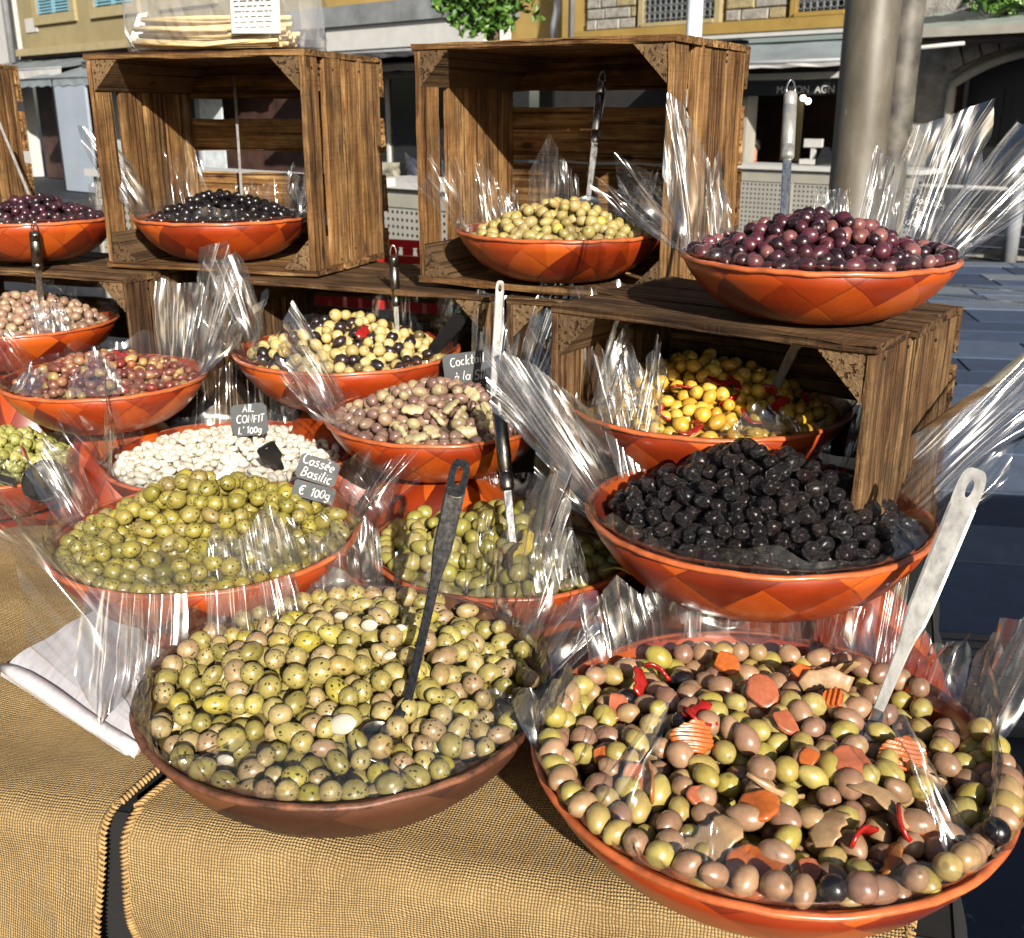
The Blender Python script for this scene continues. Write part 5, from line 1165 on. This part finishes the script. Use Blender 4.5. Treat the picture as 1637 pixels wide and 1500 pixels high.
# front slotted spoon
e = px_heap(DK, 652, 1142, .002); t_ = at(739, 735, 1.215); hcp = px_heap(DK, 606, 1184, .003)
sp = spoon('long slotted steel spoon leaning over the dark bowl', t_, e+Vector((0, 0, .012)), 'flat', (.0115, .0105, .0042), 'steel_dark', .0022, .05, (hcp, (.30, -.25, .9), .024, .008), curve=-.012, slot=(.34, .42), grip=.30)
hb_ = MB()
for k, (x, y) in enumerate([(-1, -1), (0, -1), (1, -1), (-1, 0), (0, 0), (1, 0), (-1, 1), (0, 1), (1, 1)]):
    q = hcp+Vector((x*.011, y*.011, -.0035+.0011*(abs(x)+abs(y))))-Vector(sp.location); hb_.add([q+Vector((.0038*math.cos(a*.785), .0038*math.sin(a*.785), .0006)) for a in range(8)], [tuple(range(8))])
o = hb_.build('drain_holes', M['black_plastic'], sp); o['kind'] = 'stuff'
e = px_heap(MX, 1402, 1140, .004)
spoon('pale steel spoon with slotted wide handle standing in the carrot bowl', at(1563, 750, 1.07), e, 'flat', (.0130, .0115, .0052), 'steel_white', .0024, .05, (e+Vector((-.02, -.035, -.012)), (-.2, -.2, .95), .028, .010), slot=(.24, .30), grip=.55, curve=.006)
e = px_heap(CT, 822, 885, .0); spoon('steel spoon with cylinder grip and loop in the large green olives', at(793, 612, 1.50), e, 'tube', (.0100, .0062, .0055), 'steel_dark', head=(e+Vector((.012, -.02, -.004)), (.5, -.6, .6), .024, .008), grip=.56)
e = px_heap(VI, 788, 640, 0); spoon('slim pale steel spoon with long slot hole in the fennel olives', at(800, 449, 1.72), e, 'flat', (.0068, .0064, .0045), 'steel_white', .002, .03, slot=(.42, .32), grip=.6)
e = on_heap(MC, .046, .005); spoon('grey steel spoon with looped grip in the khaki olives', at(964, 114, 1.87), e, 'tube', (.0082, .0065, .005), 'steel', head=(e+Vector((0, -.01, .004)), (0, -.6, .8), .022, .006), grip=.46)
e = on_heap(PU, -.036, .03); spoon('bright steel spoon with looped grip in the purple olives', at(1265, 128, 1.355), e, 'tube', (.0085, .0055, .0055), 'steel_white', grip=.48)
e = on_heap(LC, .042, -.01); spoon('very thin bright steel handle in the shiny black olives', at(374, 124, 2.24), e, 'thin', (.0028,), 'steel_white', .004)
e = on_heap(LM, .01, -.02); spoon('very thin bright steel handle in the leftmost dark olives', at(-6, 185, 2.20), e, 'thin', (.0028,), 'steel_white', .004)
e = on_heap(PK, .052, -.03); spoon('dark spoon with looped grip in the pinkish olives', at(54, 355, 2.02), e, 'tube', (.0105, .006, .006), 'steel_dark', grip=.45)
e = on_heap(TT, .094, -.02); spoon('narrow dark spoon with looped grip in the pale and black olives', at(628, 392, 1.87), e, 'tube', (.0085, .005, .0045), 'steel_dark', grip=.55)
e = px_heap(TT, 690, 565, .0); spoon('black plastic spoon handle leaning on the rim of the pale and black olives', at(738, 505, 1.86), e, 'flat', (.013, .012, .009), 'black_plastic', .004, .03, slot=(.0, .0), grip=.6)
e = px_heap(GA, 448, 752, .0); spoon('short wide black spoon handle in the garlic cloves', at(423, 712, 1.62), e, 'flat', (.0155, .016, .008), 'black_plastic', .003, .028, slot=(.30, .22), grip=.45, name='black_spoon')
e = px_heap(YE, 1236, 625, .0); spoon('dark spoon with round white end in the golden olives', at(1284, 530, 1.37), e, 'flat', (.010, .0055, .005), 'steel_white', .002, .020, slot=(.30, .26), grip=.15)
e = px_heap(DK, 822, 1168, .012); spoon('dark flat tongs resting on the right rim of the dark bowl', at(909, 1074, 1.045), e, 'flat', (.0085, .009, .012), 'black_plastic', .004, .02, slot=(.0, .0), name='tongs', cat='tongs', grip=.3)
# black ladle in the pitted olives
lc_ = px_heap(PT, 70, 768, .022); ld = empty('black_ladle', tuple(lc_)); tag(ld, 'black plastic ladle lying on the pitted green olives', 'ladle')
b = MB(); wv = Vector((.94, .25, .12)); ladle_head(b, Vector((0, 0, 0)), (.05, -.62, .78), wv, .037, .016, .0016); b.build('ladle_bowl', M['black_plastic'], ld, True)
b = MB(); strip(b, [Vector((-.044, -.012, 0)), Vector((-.09, -.02, .02)), Vector((-.18, -.02, .07))], [.008, .007, .009], .004, Vector((0, .8, .6))); b.build('handle', M['black_plastic'], ld)

# ------------------------------------------------------------------ pieces among the olives
def basis_rot(nrm, az):
    z = Vector(nrm).normalized(); x = Vector((math.cos(az), math.sin(az), 0)); x = (x-z*x.dot(z)).normalized(); y = z.cross(x); return Matrix((x, y, z)).transposed()
def place(o, p, nrm, az): o.matrix_world = Matrix.Translation(p) @ basis_rot(nrm, az).to_4x4()
def veg(name, c, rough=.35, vein=None):
    t = NT(name); o = t.obj(); f = t.noise(o, 60, 4, .6); g_ = t.noise(o, 220, 2)
    t.base(t.mix(t.ramp(g_, [(.4, (0, 0, 0)), (.7, (.4,)*3)]), t.ramp(f, [(.3, tuple(x*.7 for x in c)), (.7, c)]), vein or tuple(min(1, x*1.25) for x in c))); t.set(Roughness=rough, Coat_Weight=.3, Coat_Roughness=.15, Subsurface_Weight=.08, Subsurface_Scale=.003); t.bump(f, .2, .001); return t.m
VG = {'carrot': veg('cooked_carrot', (.42, .105, .020)), 'carrot_pale': veg('pickled_carrot', (.36, .105, .048)), 'pepper': veg('red_pepper_flesh', (.30, .012, .008), .25), 'onion': veg('pickled_onion', (.34, .215, .11)), 'fennel': veg('pale_fennel', (.52, .43, .24), .4), 'lemon': veg('yellow_lemon_peel', (.58, .42, .05), .3), 'clove': OL['garlic'], 'brown_leaf': veg('brown_leaf', (.30, .12, .03), .4)}
def carrot_slice(r, th, crinkle, cut, seed):
    """slice of cooked carrot: an irregular round, cut off on one or two sides, ridged when it was cut with a wavy knife"""
    rr = random.Random(seed*3+1); N = 30 if crinkle else 16; V = []; F = []; ph = [rr.uniform(0, 6) for _ in range(5)]; cut2 = rr.uniform(.45, 1.0); ca = rr.uniform(1.2, 2.6)
    for sd in (1, -1):
        for i in range(N+1):
            for j in range(N+1):
                a, b_ = 2*i/N-1, 2*j/N-1; x = a*math.sqrt(1-b_*b_/2); y = b_*math.sqrt(1-a*a/2); an = math.atan2(y, x)
                k = 1+.07*math.sin(2*an+ph[0])+.05*math.sin(3*an+ph[1])+.025*math.sin(7*an+ph[2]); x *= k; y *= k*.9
                if x > cut: x = cut+(x-cut)*.12
                q = x*math.cos(ca)+y*math.sin(ca)
                if q > cut2: x -= (q-cut2)*.85*math.cos(ca); y -= (q-cut2)*.85*math.sin(ca)
                e = max(abs(a), abs(b_)); x, y = x*r, y*r
                z = sd*th/2*(1-.55*max(0, (e-.78)/.22)**2)+.0034*math.sin(x*70+ph[3])+.0016*math.sin(y*150+ph[4])
                if crinkle: z += crinkle*math.sin(y*1250+.5*math.sin(x*200))
                V.append((x, y, z))
    m = N+1; o_ = m*m
    for i in range(N):
        for j in range(N):
            F.append((i*m+j, (i+1)*m+j, (i+1)*m+j+1, i*m+j+1)); F.append((o_+i*m+j, o_+i*m+j+1, o_+(i+1)*m+j+1, o_+(i+1)*m+j))
    edge = [(i, 0) for i in range(N)]+[(N, j) for j in range(N)]+[(N-i, N) for i in range(N)]+[(0, N-j) for j in range(N)]; E_ = [i*m+j for i, j in edge]
    for k in range(len(E_)): p, q = E_[k], E_[(k+1) % len(E_)]; F.append((p, o_+p, o_+q, q))
    return V, F
def ribbon(L, w, th, bend, twist, seed, n=8):
    rr = random.Random(seed); b = MB(); pts = []; ws = []
    for i in range(n+1):
        t = i/n-.5; pts.append(Vector((L*t, bend*L*(t*t-.08)*2, .25*bend*L*math.sin(t*4+seed)))); ws.append(w/2*(.55+.45*math.sin(math.pi*(i+.6)/(n+1.2)))*(1+.2*math.sin(i*2+seed)))
    strip(b, pts, ws, th, Vector((math.sin(twist)*.2, math.cos(twist), math.sin(twist)))); return b.V, b.F
MXP = [(1107, 1180, 'carrot', .024, .0018, .9, 'crinkle cut orange carrot slice behind the shiny black olives'), (1218, 1108, 'carrot_pale', .022, 0, 1, 'pale round carrot slice near the back of the carrot bowl'), (1160, 1062, 'carrot', .018, 0, .6, 'thick carrot chunk at the back rim of the carrot bowl'), (1283, 1084, 'carrot', .019, 0, .2, 'narrow carrot stick at the back of the carrot bowl'), (1030, 1253, 'carrot_pale', .025, 0, .1, 'salmon half slice of carrot at the left of the carrot bowl'), (1368, 1222, 'carrot_pale', .027, 0, .55, 'large salmon round of carrot right of the middle of the bowl'), (1214, 1288, 'carrot', .022, 0, .8, 'deep orange carrot round in the middle of the carrot bowl'), (1443, 1212, 'carrot', .027, .0018, .9, 'broad crinkle cut carrot slice at the right of the bowl'), (1208, 1392, 'carrot', .031, 0, .95, 'biggest carrot slice near the front rim of the carrot bowl'), (1295, 1215, 'carrot', .012, 0, .5, 'small carrot corner beside the large salmon round'), (1262, 1148, 'carrot_pale', .020, 0, .1, 'thin reddish carrot half slice lying on edge'), (1575, 1262, 'carrot', .014, 0, .3, 'small carrot bit at the far right of the carrot bowl'), (985, 1130, 'carrot_pale', .019, 0, .4, 'brownish carrot piece at the back left of the carrot bowl'), (1330, 1120, 'carrot', .015, .0016, .6, 'small ridged carrot chip behind the spoon end'), (1120, 1275, 'carrot_pale', .014, 0, .5, 'little pale carrot bit left of the deep orange round'), (1490, 1330, 'carrot', .016, 0, .4, 'carrot wedge at the lower right of the bowl'), (960, 1205, 'carrot', .013, 0, .5, 'small carrot chip by the left rim of the bowl'), (1290, 1395, 'carrot_pale', .015, 0, .3, 'carrot sliver right of the biggest slice')]
for k, (x, y, m, r, cr, cut, lab) in enumerate(MXP):
    V, F = carrot_slice(r*.86, .0065, cr, cut, k); o = mesh_obj('carrot_slice', V, F, VG[m], None, False); me = o.data; me.polygons.foreach_set('use_smooth', [abs(p.normal.z) > .35 for p in me.polygons])
    place(o, px_heap(MX, x, y, .007), (random.uniform(-.3, .3), -.42+random.uniform(-.25, .25), 1), k*1.3); tag(o, lab, 'carrot slice', 'carrot slices in the largest bowl')
for k, (x, y, L, w, m, lab) in enumerate([(1135, 1345, .05, .034, 'onion', 'broad pale onion piece at the front left of the carrot bowl'), (1410, 1280, .06, .020, 'onion', 'long pale onion strip right of the salmon carrot'), (1325, 1322, .038, .028, 'onion', 'wrinkled onion piece at the front of the carrot bowl'), (1240, 1262, .055, .006, 'onion', 'thin curled onion sliver in the middle'), (1040, 1240, .05, .028, 'brown_leaf', 'brown leafy piece left of the black olives'), (1345, 1070, .045, .02, 'onion', 'onion strip at the back rim of the carrot bowl'), (1478, 1240, .035, .022, 'onion', 'ragged onion piece beside the crinkled carrot'), (1425, 1375, .03, .016, 'brown_leaf', 'brown leaf end at the front right of the carrot bowl'), (1320, 1090, .05, .022, 'onion', 'pale onion ribbon behind the carrot stick')]):
    V, F = ribbon(L, w, .003, .25, .3*k, k); o = mesh_obj('onion_piece' if m == 'onion' else 'leaf_piece', V, F, VG[m], None, True); place(o, px_heap(MX, x, y, .011), (random.uniform(-.3, .3), -.4, 1), k*1.9+.4); tag(o, lab, 'onion' if m == 'onion' else 'leaf')
for k, (x, y) in enumerate([(1113, 1135), (1022, 1088), (1052, 1072), (1375, 1335), (1440, 1318), (1120, 1150)]):
    V, F = ribbon(.030, .016, .004, .35, .5*k, k+30); o = mesh_obj('pepper_strip', V, F, VG['pepper'], None, True); place(o, px_heap(MX, x, y, .012), (.2, -.4, 1), k*1.1+.5); tag(o, 'red pepper strip '+('crossing the back left olives', 'near the back left rim', 'beside the black olive at the back', 'under the front onion piece', 'near the right hand onion strip', 'next to the crinkle cut carrot')[k]+' in the carrot bowl', 'pepper strip', 'red pepper strips in the carrot bowl')
for k, (x, y) in enumerate([(1150, 610), (1176, 612), (1090, 617), (1110, 650), (1170, 640), (1230, 625), (1245, 648), (1200, 668), (990, 628), (985, 645), (1115, 675), (1128, 662), (1290, 640), (1185, 575), (1060, 660), (1105, 688)]):
    V, F = ribbon(.032, .012, .003, .4, .4*k, k+60); o = mesh_obj('pepper_strip', V, F, VG['pepper'], None, True); place(o, px_heap(YE, x, y, .009), (random.uniform(-.3, .3), -.5, 1), k*1.7); tag(o, 'red pepper strip among the golden olives, '+('near the top', 'right of the top', 'left of the top', 'left of the middle', 'in the middle', 'right of the middle', 'at the right', 'low at the front right', 'at the left end', 'low at the left end', 'low at the front', 'at the front middle', 'at the far right', 'on the crown', 'at the front left', 'lowest at the front')[k], 'pepper strip', 'red pepper strips in the golden olives')
for k, (x, y) in enumerate([(560, 515), (580, 530), (640, 520)]):
    V, F = ribbon(.035, .018, .003, .3, .4*k, k+90); o = mesh_obj('pepper_strip', V, F, VG['pepper'], None, True); place(o, px_heap(TT, x, y, .010), (.1, -.6, 1), k*1.3); tag(o, 'red pepper strip on the pale and black olives, '+('on the left of the crown', 'on the right of the crown', 'towards the right')[k], 'pepper strip', 'red pepper strips in the pale and black olives')
for k, (x, y) in enumerate([(660, 655), (690, 690), (720, 650), (745, 690), (700, 668), (735, 662), (780, 680), (640, 690), (610, 625), (700, 615), (755, 630), (770, 655), (665, 700)]):
    V, F = ribbon(.031, .019, .007, .12, .25*k, k+120); o = mesh_obj('fennel_strip', V, F, VG['fennel'], None, True); place(o, px_heap(VI, x, y, .009), (random.uniform(-.3, .3), -.5, 1), k*2.1); tag(o, 'pale fennel strip '+('left of the middle', 'at the front middle', 'near the centre', 'at the front right', 'in the centre', 'right of the centre', 'far right', 'at the front left', 'at the back left', 'at the back', 'at the back right', 'right of the crown', 'nearest the front rim')[k]+' among the brown violet olives', 'fennel strip', 'fennel strips in the violet olives')
for k, (x, y, L, w, m, lab) in enumerate([(905, 842, .055, .018, 'lemon', 'long yellow lemon peel among the large green olives'), (838, 872, .05, .018, 'lemon', 'orange yellow peel beside the spoon in the large green olives'), (895, 826, .04, .012, 'fennel', 'pale strip behind the lemon peel in the large green olives'), (985, 912, .04, .014, 'lemon', 'yellow peel at the right rim of the large green olives')]):
    V, F = ribbon(L, w, .004, .3, .3*k, k+150); o = mesh_obj('lemon_peel' if m == 'lemon' else 'fennel_strip', V, F, VG[m], None, True); place(o, px_heap(CT, x, y, .013), (0, -.5, 1), k*.9+.3); tag(o, lab, 'peel')
for k, (x, y, s_, lab) in enumerate([(547, 1158, .027, 'large white garlic half clove left of the slotted spoon'), (590, 1000, .018, 'small white garlic piece near the back of the dark bowl'), (545, 985, .015, 'garlic bit at the back left of the dark bowl'), (622, 1048, .014, 'thin garlic sliver behind the slotted spoon'), (640, 1005, .013, 'tiny garlic bit beside the spoon handle'), (360, 1215, .016, 'garlic piece near the front left rim of the dark bowl')]):
    V, F, lp = olive_mesh(s_*1.2, s_*.85, 8, 12, .3, -.05); V[:, 0] *= .55; o = mesh_obj('garlic_piece', V, F, OL['garlic'], None, True, None, {'lp': ('FLOAT_VECTOR', lp)}); place(o, px_heap(DK, x, y, .010), (.9, -.3, .3), k*1.0); tag(o, lab, 'garlic piece')

# ------------------------------------------------------------------ chalk signs
def arc(cx, cy, rx, ry, a0, a1, n=9): return [(cx+rx*math.cos(R_(a0+(a1-a0)*i/n)), cy+ry*math.sin(R_(a0+(a1-a0)*i/n))) for i in range(n+1)]
GL = {'A': (.62, [[(0, 0), (.3, 1), (.58, 0)], [(.1, .38), (.5, .38)]]), 'I': (.2, [[(.08, 0), (.1, 1)]]), 'L': (.5, [[(.06, 1), (.02, 0), (.45, .02)]]), 'C': (.6, [arc(.36, .5, .32, .5, 50, 310)]), 'O': (.68, [arc(.33, .5, .3, .48, 90, 450, 14)]),
 'N': (.62, [[(.02, 0), (.06, 1), (.5, .02), (.56, 1)]]), 'F': (.5, [[(.04, 0), (.06, 1), (.46, .98)], [(.05, .52), (.36, .54)]]), 'T': (.55, [[(0, .97), (.52, 1)], [(.27, .98), (.24, 0)]]), 'B': (.6, [[(.05, 0), (.1, 1)]+arc(.12, .76, .34, .24, 85, -80)+arc(.1, .27, .42, .28, 80, -95)]),
 'V': (.6, [[(0, 1), (.26, 0), (.58, 1.05)]]), 'P': (.55, [[(.04, -.05), (.08, 1)]+arc(.1, .74, .38, .27, 80, -95)]), 'S': (.55, [arc(.28, .75, .22, .24, 40, 270)+arc(.26, .26, .24, .26, 90, -140)]), 'E': (.5, [[(.45, 1), (.06, .96), (.04, .04), (.46, .02)], [(.05, .52), (.36, .54)]]),
 'a': (.5, [arc(.22, .27, .2, .27, 60, 400), [(.43, .55), (.42, .08), (.5, .02)]]), 's': (.4, [arc(.2, .43, .15, .13, 40, 260)+arc(.18, .15, .17, .15, 80, -150)]), 'e': (.46, [[(.06, .28), (.4, .33)]+arc(.22, .29, .19, .28, 10, 300)]), 'i': (.2, [[(.08, .55), (.09, .03), (.16, 0)], [(.09, .74), (.11, .8)]]), 'l': (.22, [[(.1, 1.05), (.06, .1), (.16, 0)]]),
 'c': (.42, [arc(.22, .28, .2, .28, 60, 310)]), 't': (.34, [[(.16, .95), (.12, .1), (.26, 0)], [(0, .6), (.3, .64)]]), 'k': (.45, [[(.08, 1.05), (.05, 0)], [(.38, .58), (.08, .27), (.42, 0)]]), 'o': (.46, [arc(.22, .28, .2, .28, 90, 450, 12)]), 'u': (.48, [[(.05, .56), (.06, .12), (.2, 0), (.38, .14), (.4, .56)], [(.4, .5), (.46, 0)]]), 'r': (.36, [[(.05, .55), (.07, 0)], [(.07, .34), (.2, .54), (.34, .5)]]),
 'p': (.48, [[(.06, .55), (.03, -.4)], arc(.22, .28, .2, .28, 150, -150)]), 'd': (.5, [arc(.22, .27, .2, .27, 60, 400), [(.44, 1.05), (.42, 0)]]), "'": (.15, [[(.1, 1.0), (.04, .76)]]), '1': (.3, [[(.02, .74), (.2, 1), (.17, 0)]]), '0': (.52, [arc(.25, .45, .22, .44, 90, 450, 12)]), 'g': (.5, [arc(.22, .28, .2, .27, 40, 380), [(.43, .55), (.41, -.22), (.2, -.4), (.04, -.26)]]),
 '\u20ac': (.6, [arc(.38, .5, .28, .48, 50, 310), [(0, .6), (.44, .62)], [(0, .42), (.4, .42)]]), '.': (.2, [[(.06, .02), (.09, .05)]])}
GL['\u00e9'] = (.46, GL['e'][1]+[[(.2, .74), (.34, .95)]]); GL['\u00e0'] = (.5, GL['a'][1]+[[(.1, .95), (.24, .74)]])
def chalk_text(body, size, parent, cx, cy, rot, rad):
    """one stroke-drawn word group, centred on cx, cy of the slate"""
    rr = random.Random(body); b = MB(); x = 0; strokes = []
    for ch in body:
        if ch == ' ': x += .34; continue
        w, st_ = GL[ch]; dy = rr.uniform(-.05, .05); k = rr.uniform(.93, 1.08)
        for q in st_: strokes.append([(x+px_*k+.16*(py_*k), py_*k+dy) for px_, py_ in q])
        x += w*k+.10
    for q in strokes: b.tube([((px_-x/2)*size, py_*size, .0001*rr.random()) for px_, py_ in q], [rad*rr.uniform(.75, 1.2) for _ in q], 5)
    o = b.build('lettering', chalk, parent); o.location = (cx, cy, .0016); o.rotation_euler = (0, 0, rot); o.scale = (1, 1, .35); o['kind'] = 'stuff'; return o
slate = plain('chalk_slate', (.022, .026, .030), .6, nscale=40, amt=.4); chalk = plain('white_chalk', (.62, .62, .60), .8)
def sign(label, px, py, d, wpx, hpx, lines, roll=0, tilt=.25, sizes=None, yaw=0.0, cut=.12):
    p = at(px, py, d); w, h = .88*wpx*d/FPX, .88*hpx*d/FPX
    c = empty('chalk_sign', tuple(p)); tag(c, label, 'sign', 'chalk price signs in the bowls')
    v = (CAMP-p); az = math.atan2(v.x, -v.y); c.rotation_euler = (Matrix.Rotation(az+yaw, 3, 'Z') @ Matrix.Rotation(math.pi/2-tilt, 3, 'X') @ Matrix.Rotation(R_(roll), 3, 'Z')).to_euler()
    k = cut*min(w, h); pts = [(-w/2+k, -h/2), (w/2-k, -h/2), (w/2, -h/2+k), (w/2, h/2-k), (w/2-k, h/2), (-w/2+k, h/2), (-w/2, h/2-k), (-w/2, -h/2+k)]
    MB().prism([(x, y, -.0012) for x, y in pts], (0, 0, .0024)).build('slate', slate, c)
    MB().tube([(0, -h/2+.004, -.0025), (0, -h/2-.06, -.004)], .0018, 6).build('stick', M['black_plastic'], c, True)
    y = h/2; n = len(lines)
    for i, (tx, sz, off) in enumerate(lines):
        y = h/2-h*(i+.78)/n
        chalk_text(tx, sz*h*.85, c, off*w, y, R_(random.uniform(-4, 4)), .00085)
    return c
sign('black chalk sign reading AIL CONFIT behind the garlic cloves', 399, 671, 1.80, 64, 58, [('AIL', .27, 0), ('CONFIT', .27, .02), ("L' 100g", .25, -.02)], 2, .2)
sign('black chalk sign reading Cass\u00e9e Basilic between the basil olives and the garlic', 508, 752, 1.50, 74, 46, [('Cass\u00e9e', .46, -.02), ('Basilic', .46, .02)], -21, .35)
sign('small black price plate with 100g below the basil sign', 502, 787, 1.485, 76, 30, [('\u20ac  100g', .62, .02)], -19, .45)
sign('black chalk sign reading Cocktail standing behind the fennel olives', 747, 588, 1.83, 86, 56, [('Cocktail', .34, .02), (' \u00e0 la Sil', .34, 0)], 6, .2)
sign('black chalk sign with white writing behind film beside the purple olives', 1478, 342, 1.36, 60, 62, [('Violettes', .26, .0), ('Pour', .26, -.1), ("d'Esp.", .27, -.1)], -14, .2, yaw=.1)

# ------------------------------------------------------------------ bag of wooden sticks on the upper crate
zt = 1.313+.397+.001; fl = Vector((-.803, 2.14, 0)); cx_ = Vector((math.cos(R_(18.3)), -math.sin(R_(18.3)), 0)); cyv = Vector((math.sin(R_(18.3)), math.cos(R_(18.3)), 0))
bg_ = empty('bag_of_sticks', tuple(fl+cx_*.03+cyv*.03+Vector((0, 0, zt+.003))), (0, 0, -R_(18.3))); tag(bg_, 'clear plastic bag of thin wooden sticks with a white printed label', 'bag')
stick_m = plain('pale_bamboo', (.78, .60, .30), .55, nscale=20, amt=.25)
BL, BD, BH = .425, .13, .15
for k in range(34):
    y = .015+.095*random.random(); lay = k//9; z = .008+.013*lay+random.uniform(0, .008); x0 = .035+random.random()*.03; x1 = BL-.06-random.random()*(.12 if lay > 1 else .02)
    MB().tube([(x0, y, z+random.uniform(0, .008)), ((x0+x1)/2, y+random.uniform(-.01, .01), z+random.uniform(-.004, .004)), (x1, y+random.uniform(-.012, .012), z+random.uniform(-.002, .010))], .0042, 6).build('stick', stick_m, bg_, True)
nx, nz = 30, 9; V = []; F = []; rr = random.Random(4)
for i in range(nx+1):
    u = i/nx; pin = min(1, min(u, 1-u)*9+.12)
    for j in range(16):
        a = 2*math.pi*j/16; yy = BD/2+BD/2*math.copysign(abs(math.cos(a))**.6, math.cos(a))*(pin*.85+.15*(pin > .9)); zz = BH/2+BH/2*math.copysign(abs(math.sin(a))**.6, math.sin(a))*(.45+.55*pin if math.sin(a) > 0 else 1)
        k = .004 if math.sin(a) > -.8 else 0
        V.append((BL*u+rr.uniform(-1, 1)*k, yy+rr.uniform(-1, 1)*k, max(.0005, zz+rr.uniform(-1, 1)*k)))
for i in range(nx):
    for j in range(16): F.append((i*16+j, i*16+(j+1) % 16, (i+1)*16+(j+1) % 16, (i+1)*16+j))
mesh_obj('plastic_film', V, F, mat_film('stick_bag_film', .16, .2, gain=1.8), bg_)
lab_m = C['white']; lb_ = MB().add([(BL-.150, -.005, .026), (BL-.050, -.005, .024), (BL-.050, .0, .125), (BL-.150, .0, .127)], [(0, 1, 2, 3)]).build('paper_label', lab_m, bg_)
gm = plain('grey_print', (.45, .45, .45), .8); pb = MB()
for i in range(9):
    z = .036+i*.0088
    x = BL-.140
    while x < BL-.066:
        w_ = rr.uniform(.004, .014)
        pb.add([(x, -.0066, z), (x+w_, -.0066, z), (x+w_, -.0062, z+.0028), (x, -.0062, z+.0028)], [(0, 1, 2, 3)]); x += w_+rr.uniform(.002, .006)
o = pb.build('printed_lines', gm, lb_); o['kind'] = 'stuff'

# ------------------------------------------------------------------ sheaf of thin white bags on the burlap
pz = TZ+.016; q0, q1, q2, q3 = [on_z(x, y, pz+.012) for x, y in ((8, 1062), (222, 1193), (300, 1045), (165, 975))]
pc_ = empty('sheaf_of_paper_bags', tuple(q0)); tag(pc_, 'sheaf of thin white plastic bags folded beside the dark bowl', 'bags')
wb = NT('thin_white_plastic'); wo = wb.obj(); wf_ = wb.noise(wb.vmul(wo, (60.0, 16.0, 30.0)), 2, 3); wb.base(wb.ramp(wf_, [(.3, (.50, .50, .53)), (.7, (.64, .63, .65))])); wb.set(Roughness=.3, Coat_Weight=.4, Coat_Roughness=.2, Subsurface_Weight=.15, Subsurface_Scale=.01); wb.bump(wf_, .3, .002)
for L_ in range(7):
    V = []; F = []; n, m = 22, 18; sh_ = .0010*L_
    for i in range(n+1):
        for j in range(m+1):
            u, v = i/n, j/m; a = q0.lerp(q1, u); c_ = q3.lerp(q2, u); p = a.lerp(c_, v)-q0; out = (q0-q3).normalized()
            z = .0026*L_+.002*math.sin(u*9+L_)*v+.0016*math.sin(v*14+u*5+L_*2)
            p = p+Vector((sh_*.5, sh_, 0)); p.z = z-.012+.006*v
            if j < 5: t = 1-j/5; p += out*(.010*math.sin(t*1.57)+.0008*L_); p.z -= .004*t*t*(L_*.45)
            V.append(p)
    for i in range(n):
        for j in range(m): F.append((i*(m+1)+j, (i+1)*(m+1)+j, (i+1)*(m+1)+j+1, i*(m+1)+j+1))
    mesh_obj('bag_sheet', V, F, wb.m, pc_, True)
b = MB(); b.tube([(q0.lerp(q1, t)-q0)+(q0-q3).normalized()*.004+Vector((0, 0, -.002+.003*math.sin(t*6))) for t in [k/10 for k in range(11)]], [.006, .009, .011, .011, .011, .0105, .010, .0098, .009, .009, .007], 12); b.build('folded_edge', wb.m, pc_, True)
